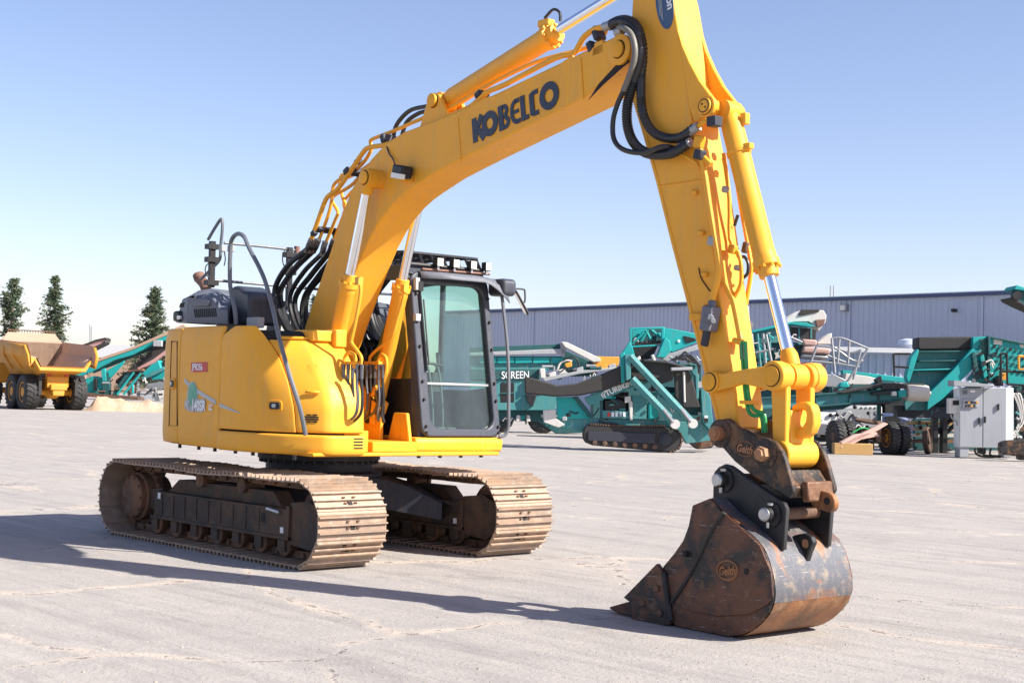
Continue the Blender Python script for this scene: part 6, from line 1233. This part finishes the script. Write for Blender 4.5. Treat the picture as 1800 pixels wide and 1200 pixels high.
p11('under_box', 'teal_dark', [(1190, 770), (1500, 700), (1500, 830), (1180, 840)], .2, 1.5); p11('chassis_beam', 'navy_frame', [(965, 820), (1370, 832), (1700, 840), (1700, 915), (1370, 905), (970, 892)], -.1, .2)
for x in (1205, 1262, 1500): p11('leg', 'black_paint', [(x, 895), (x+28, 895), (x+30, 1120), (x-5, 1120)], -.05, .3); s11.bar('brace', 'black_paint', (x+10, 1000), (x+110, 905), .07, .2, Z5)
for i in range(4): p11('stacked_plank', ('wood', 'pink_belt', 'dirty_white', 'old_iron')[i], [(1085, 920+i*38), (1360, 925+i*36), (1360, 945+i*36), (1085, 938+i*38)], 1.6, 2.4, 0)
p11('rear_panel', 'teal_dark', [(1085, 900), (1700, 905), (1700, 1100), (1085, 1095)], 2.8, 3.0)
# ---------------------------------------------------------------- electrical cabinet
s12 = Site(1725, 0, 0, ground=806); q = s12.root('electrical_cabinet', 'grey two-door electrical cabinet on feet at the right', 'cabinet')
def p12(name, mat, pts, t0, t1, bevel=.01, parent=None, zmin=0): return s12.poly(name, mat, pts, t0, t1, Z5, bevel, parent, zmin)
p12('carcass', 'white_paint', [(1366, 714), (1660, 710), (1700, 712), (1700, 1084), (1366, 1080)], .02, .6)
p12('door', 'cabinet_grey', [(1367, 716), (1507, 713), (1505, 1080), (1367, 1076)], -.02, .02); d2 = p12('door', 'cabinet_grey', [(1513, 713), (1656, 711), (1654, 1084), (1511, 1081)], -.02, .02)
for a in ((1490, 915), (1526, 908), (1609, 830)): p12('handle', 'black_paint', [(a[0]-5, a[1]-20), (a[0]+5, a[1]-20), (a[0]+4, a[1]+20), (a[0]-5, a[1]+20)], -.08, -.02)
p12('control_panel', 'machine_grey', [(1385, 782), (1480, 778), (1482, 830), (1385, 834)], -.05, -.02)
for i in range(9): a = (1402+(i % 5)*17, 795+(i//5)*22); p12('switch', ('black_paint', 'orange_paint', 'black_paint')[i % 3], [(a[0], a[1]), (a[0]+11, a[1]), (a[0]+11, a[1]+12), (a[0], a[1]+12)], -.08, -.05, 0)
p12('vent', 'hood_grey', [(1386, 726), (1414, 725), (1414, 750), (1386, 751)], -.04, -.02, 0); p12('label', 'decal_white', [(1432, 727), (1462, 726), (1462, 738), (1432, 739)], -.03, -.02, 0)
for x in (1367, 1640): p12('foot', 'cabinet_grey', [(x, 1080), (x+62, 1082), (x+45, 1142), (x, 1142)], .02, .5)
p12('top_shelf', 'galv', [(1330, 664), (1530, 688), (1580, 690), (1580, 706), (1330, 700)], -.3, .3); cb_ = p12('meter_box', 'dirty_white', [(1300, 776), (1364, 774), (1364, 872), (1300, 870)], .1, .35); p12('meter_screen', 'dark', [(1324, 790), (1362, 789), (1362, 818), (1324, 819)], .08, .1, 0)
for i in range(6): s12.path('power_cable', ('dirty_white', 'hose', 'dirty_white')[i % 3], [(1688+i*5, 750), (1710+i*7, 765), (1745+i*3, 860+i*12), (1735-i*6, 950+i*8), (1705+i*9, 1020)], .035, .1, Z5)
for i in range(3): s12.path('power_cable', 'hose', [(1460+i*50, 1085), (1465+i*45, 1115+i*5), (1500+i*50, 1135), (1580+i*40, 1140)], .03, .3, Z5)
s12.path('power_cable', 'galv', [(1310, 875), (1320, 900), (1345, 920), (1352, 945)], .025, .2, Z5)
# ---------------------------------------------------------------- frame edge: conveyor head and black hitch
s13 = Site(1790, 44, 0); q = s13.root('tall_conveyor', 'teal conveyor head jutting in at the upper right edge', 'conveyor')
for nm, mt, pts, t0, t1 in (('head', 'teal_dark', [(1686, 132), (1695, 105), (1722, 78), (1760, 90), (2400, 330), (2400, 460), (1766, 200), (1690, 160)], 0, .1), ('belt', 'belt', [(1682, 150), (1700, 150), (1770, 195), (2400, 455), (2400, 475), (1764, 205), (1690, 168)], -.1, .8), ('cover', 'teal', [(1700, 100), (1722, 74), (1762, 86), (2400, 325), (2400, 345), (1760, 108)], -.1, .8)): s13.poly(nm, mt, pts, t0, t1, Z5, .02)
c_ = s13.at(*Z5(1716, 140), 0); o = MB(); o.cyl((c_.x, -.12, c_.z), (c_.x, .1, c_.z), .13, 18); o.build('head_drum', 'black_paint', q); s13.poly('leg', 'teal_dark', [(2250, 300), (2280, 310), (2280, 1110), (2250, 1110)], .2, .4, Z5); s13.poly('base', 'teal_dark', [(2100, 1060), (2500, 1060), (2500, 1115), (2100, 1115)], .0, .6, Z5)
s14 = Site(1785, 0, 0, ground=811); q = s14.root('hitch_arm', 'black scuffed steel hitch arm at the lower right edge', 'attachment')
s14.poly('arm', 'coupler_steel', [(1622, 1052), (1650, 1040), (1765, 1030), (1900, 1020), (1900, 1120), (1765, 1135), (1650, 1128), (1620, 1108)], 0, .3, Z5, .04); s14.poly('shoe', 'coupler_steel', [(1740, 1110), (1900, 1100), (1900, 1160), (1750, 1160)], .05, .5, Z5, .03); s14.poly('clevis', 'black_paint', [(1615, 1080), (1660, 1070), (1665, 1110), (1620, 1115)], -.08, .0, Z5)
s15 = Site(1760, 46, 0); q = s15.root('cable_reel_frame', 'black steel frame with cables beside the electrical cabinet', 'frame')
for a, b_ in (((1715, 720), (1720, 1080)), ((1765, 700), (1770, 1100)), ((1710, 740), (1800, 735)), ((1715, 930), (1800, 925)), ((1720, 1060), (1800, 1060))): s15.bar('bar', 'black_paint', a, b_, .06, .2, Z5)
s15.poly('back_panel', 'teal_dark', [(1700, 700), (1900, 700), (1900, 1110), (1700, 1105)], .8, 1.0, Z5)
# ---------------------------------------------------------------- added dark masses that darken the gaps between the machines
s16 = Site(1480, 55, 3); q = s16.root('dark_filler', 'added dark teal crusher half hidden behind the low conveyor and walkway', 'filler')
for nm, mt, pts, t0, t1 in (('body', 'teal_dark', [(60, 640), (300, 600), (640, 690), (700, 760), (700, 900), (60, 900)], 0, 1.5), ('hopper', 'teal_dark', [(650, 660), (900, 640), (1000, 690), (980, 800), (680, 800)], .4, 1.6), ('engine_cover', 'black_paint', [(900, 760), (1100, 770), (1100, 900), (900, 900)], .3, 1.4), ('chassis', 'navy_frame', [(60, 900), (1120, 900), (1120, 960), (60, 970)], .2, 1.2), ('track', 'rubber', [(120, 960), (420, 955), (450, 1000), (420, 1040), (130, 1045), (100, 1000)], .1, .7), ('track', 'rubber', [(800, 960), (1080, 955), (1100, 1000), (1070, 1040), (800, 1045), (780, 1000)], .1, .7)): s16.poly(nm, mt, pts, t0, t1, Z5, .03)
s17 = Site(1180, 50, 0); q = s17.root('dark_filler_frame', 'added dark filler frame standing behind the tracked screener', 'machinery')  # another added mass, dark fill behind the tracked screener
for nm, mt, pts, t0, t1 in (('frame', 'teal_dark', [(640, 640), (1000, 560), (1320, 560), (1320, 930), (640, 930)], 0, 1.2), ('panel', 'teal_faded', [(700, 690), (860, 660), (860, 720), (700, 740)], -.1, 0), ('base', 'navy_frame', [(640, 930), (1380, 930), (1380, 985), (640, 985)], .1, 1.0), ('leg', 'old_iron', [(700, 985), (760, 985), (760, 1010), (700, 1010)], .2, .8), ('leg', 'old_iron', [(1250, 985), (1320, 985), (1320, 1010), (1250, 1010)], .2, .8)): s17.poly(nm, mt, pts, t0, t1, Z4, .03)
def clutter(S_, Z, box, n_, t0, t1, seed, mats=('teal_faded', 'teal_dark', 'black_paint', 'hose', 'galv', 'old_iron', 'teal', 'machine_grey')):
    """hoses, pipes, brackets and boxes bolted over a machine"""
    rd = random.Random(seed); x0, y0, x1, y1 = box
    for i in range(n_):
        x, y = rd.uniform(x0, x1), rd.uniform(y0, y1); t = rd.uniform(t0, t1); k = rd.random(); mt = rd.choice(mats); w_, h_ = rd.uniform(14, 46), rd.uniform(8, 30)
        if k < .3: S_.path('hydraulic_hose', rd.choice(('hose', 'hose', 'dirty_white')), [(x, y), (x+w_*.5, y+rd.uniform(-20, 30)), (x+w_*1.3, y+rd.uniform(-25, 25)), (x+w_*1.8, y+rd.uniform(-30, 30))], rd.uniform(.015, .03), t, Z, 4)
        elif k < .55: a = rd.choice((0, 90, 90, 35, -40)); S_.bar('pipe', mt, (x, y), (x+w_*1.6*math.cos(R(a)), y+w_*1.6*math.sin(R(a))), rd.uniform(.025, .06), t, Z)
        elif k < .8: S_.poly('bracket', mt, [(x, y), (x+w_*.8, y-h_*.3), (x+w_, y+h_*.6), (x+w_*.4, y+h_), (x, y+h_*.7)], t, t+.08, Z, .01)
        else: S_.poly('junction_box', mt, [(x, y), (x+w_*.8, y), (x+w_*.8, y+h_), (x, y+h_)], t, t+.2, Z, .02)
clutter(s6, Z4, (690, 640, 1300, 900), 46, -.1, .1, 11); clutter(s6, Z4, (1050, 500, 1300, 640), 20, -.35, -.1, 12); clutter(s6, Z4, (420, 800, 640, 900), 5, -.06, 0, 13); clutter(s6, Z4, (880, 350, 1080, 440), 8, .5, .9, 21)
clutter(s5, Z4, (300, 560, 640, 650), 22, -.4, -.1, 14); clutter(s5, Z4, (60, 840, 420, 920), 10, .0, .3, 15)
clutter(s7, Z5, (40, 360, 380, 600), 34, -.5, -.1, 16); clutter(s7, Z5, (400, 560, 640, 780), 16, -.2, .3, 17)
clutter(s8, Z5, (480, 690, 1000, 740), 14, .1, .5, 18); clutter(s16, Z5, (60, 640, 1100, 960), 40, -.2, 0, 19); clutter(s11, Z5, (1430, 480, 1560, 680), 24, -.65, -.45, 20); clutter(s11, Z5, (1180, 760, 1700, 920), 20, -.3, .1, 22)
clutter(s11, Z5, (1090, 910, 1370, 1090), 22, .4, 1.6, 23, ('old_iron', 'teal_dark', 'dirty_white', 'wood', 'black_paint')); clutter(s9, Z5, (460, 850, 880, 1000), 14, -.2, 0, 24, ('machine_grey', 'black_paint', 'dirty_white', 'galv'))
clutter(s2, Z1, (1060, 860, 1290, 1040), 22, -.7, -.3, 25, ('galv', 'dirty_white', 'black_paint', 'machine_grey')); clutter(sc_, Z1, (640, 850, 1040, 1000), 18, -.15, .2, 26); clutter(s10, Z5, (650, 940, 900, 1060), 12, -.3, .2, 27, ('old_iron', 'pipe_rust', 'black_paint')); clutter(s15, Z5, (1700, 720, 1790, 1060), 16, .0, .3, 28)
# ---------------------------------------------------------------- loose grit on the slab
plain('grit', (.33, .29, .25), .9); rd = random.Random(17); o = MB()
for i in range(1500):
    px, py = rd.uniform(-40, 1840), 810+400*rd.random()**.8; p = GZ(px, py); r_ = rd.uniform(.003, .009)*(1.7 if rd.random() < .06 else 1)
    V = [Vector((rd.uniform(.6, 1.2)*math.cos(a)*r_, rd.uniform(.6, 1.2)*math.sin(a)*r_, 0)) for a in (0, 1.3, 2.5, 3.8, 5.1)]; o.add([p+q_ for q_ in V]+[p+Vector((0, 0, r_*rd.uniform(.6, 1.1)))], [(0, 1, 5), (1, 2, 5), (2, 3, 5), (3, 4, 5), (4, 0, 5)])
gg = o.build('loose_grit', 'grit'); gg['kind'] = 'stuff'; gg['label'] = 'fine tan grit scattered over the yard'; gg['category'] = 'grit'
# ---------------------------------------------------------------- conifers
m, n, b = nodes('needles'); v = coords(n); f = noise(n, .9, 5, .7, v); n.links.new(mix(n, ramp(n, f, .35, .65), (.045, .085, .05), (.13, .155, .08)), b.inputs['Base Color']); b.inputs['Roughness'].default_value = .7
m, n, b = nodes('bark'); v = coords(n, (4, 4, .6)); f = noise(n, 2, 5, .7, v); n.links.new(mix(n, f, (.09, .055, .035), (.20, .13, .09)), b.inputs['Base Color']); b.inputs['Roughness'].default_value = .9
def conifer(px, top, D, half, label, seed, gap=.25, flat=.0, base=690):
    s_ = Site(px, D, 0); rd = random.Random(seed); H_ = s_.at(px, top).z; W_ = half*D/2500
    q = s_.root('conifer', label, 'tree', 'conifers beyond the yard')
    o = MB(); o.tube([(0, 0, 0), (.03, 0, H_*.4), (0, .02, H_*.8), (0, 0, H_)], lambda t, i: .26*(1-t)+.02, 8, 3); 
    cr_ = MB(); k = 0
    z = H_*.16
    while z < H_*.985:
        f_ = (z-H_*.16)/(H_*.84); rad = W_*(min(1.0, (1-f_)**.85*1.1) if not flat else min(1.0, (1-f_)**.55*1.25)*(.75+.25*math.sin(f_*9+seed)))*rd.uniform(.7, 1.1)
        nb = rd.randint(4, 6)
        for j in range(nb):
            if rd.random() < gap*.6: continue
            az = rd.uniform(0, 2*math.pi); L = max(.25, rad*rd.uniform(.6, 1.1)); dr = rd.uniform(-.28, .10)+.25*f_
            d = Vector((math.cos(az), math.sin(az), dr)); e = Vector((0, 0, z))+d*L; o.tube([(0, 0, z), (d.x*L*.5, d.y*L*.5, z+dr*L*.4), e], .025, 4)
            ns = int(7+L*13)
            for i in range(ns):
                t = .18+.82*(i+rd.random())/ns; c_ = Vector((0, 0, z))+d*(L*t)+Vector((rd.gauss(0, .14), rd.gauss(0, .14), rd.gauss(-.05, .10))); sz = rd.uniform(.11, .26)*(1.1-.4*t)
                for _ in range(3):
                    u_ = Vector((rd.gauss(0, 1), rd.gauss(0, 1), rd.gauss(0, .6))).normalized(); w_ = u_.cross(Vector((rd.gauss(0, 1), rd.gauss(0, 1), rd.gauss(0, 1)))).normalized()
                    cr_.add([c_-u_*sz, c_+w_*sz*.28, c_+u_*sz*1.1, c_-w_*sz*.28], [(0, 1, 2, 3)])
        z += H_*.019*rd.uniform(.7, 1.3)
    o.build('trunk', 'bark', q); me = bpy.data.meshes.new('crown'); me.from_pydata(cr_.v, [], cr_.f); me.materials.append(MATS['needles']); c_ = bpy.data.objects.new('crown', me); col.objects.link(c_); c_.parent = q
conifer(16, 487, 132, 44, 'leftmost tall conifer, cut by the left edge', 1, .55, 1)
conifer(90, 484, 128, 42, 'tall columnar conifer rising behind the dump truck', 2, .3, 1)
conifer(266, 501, 122, 66, 'broad pointed conifer nearest the excavator', 5, .15)
conifer(546, 516, 190, 24, 'small far tree showing behind the hoses at the boom foot', 9, .4, 1)
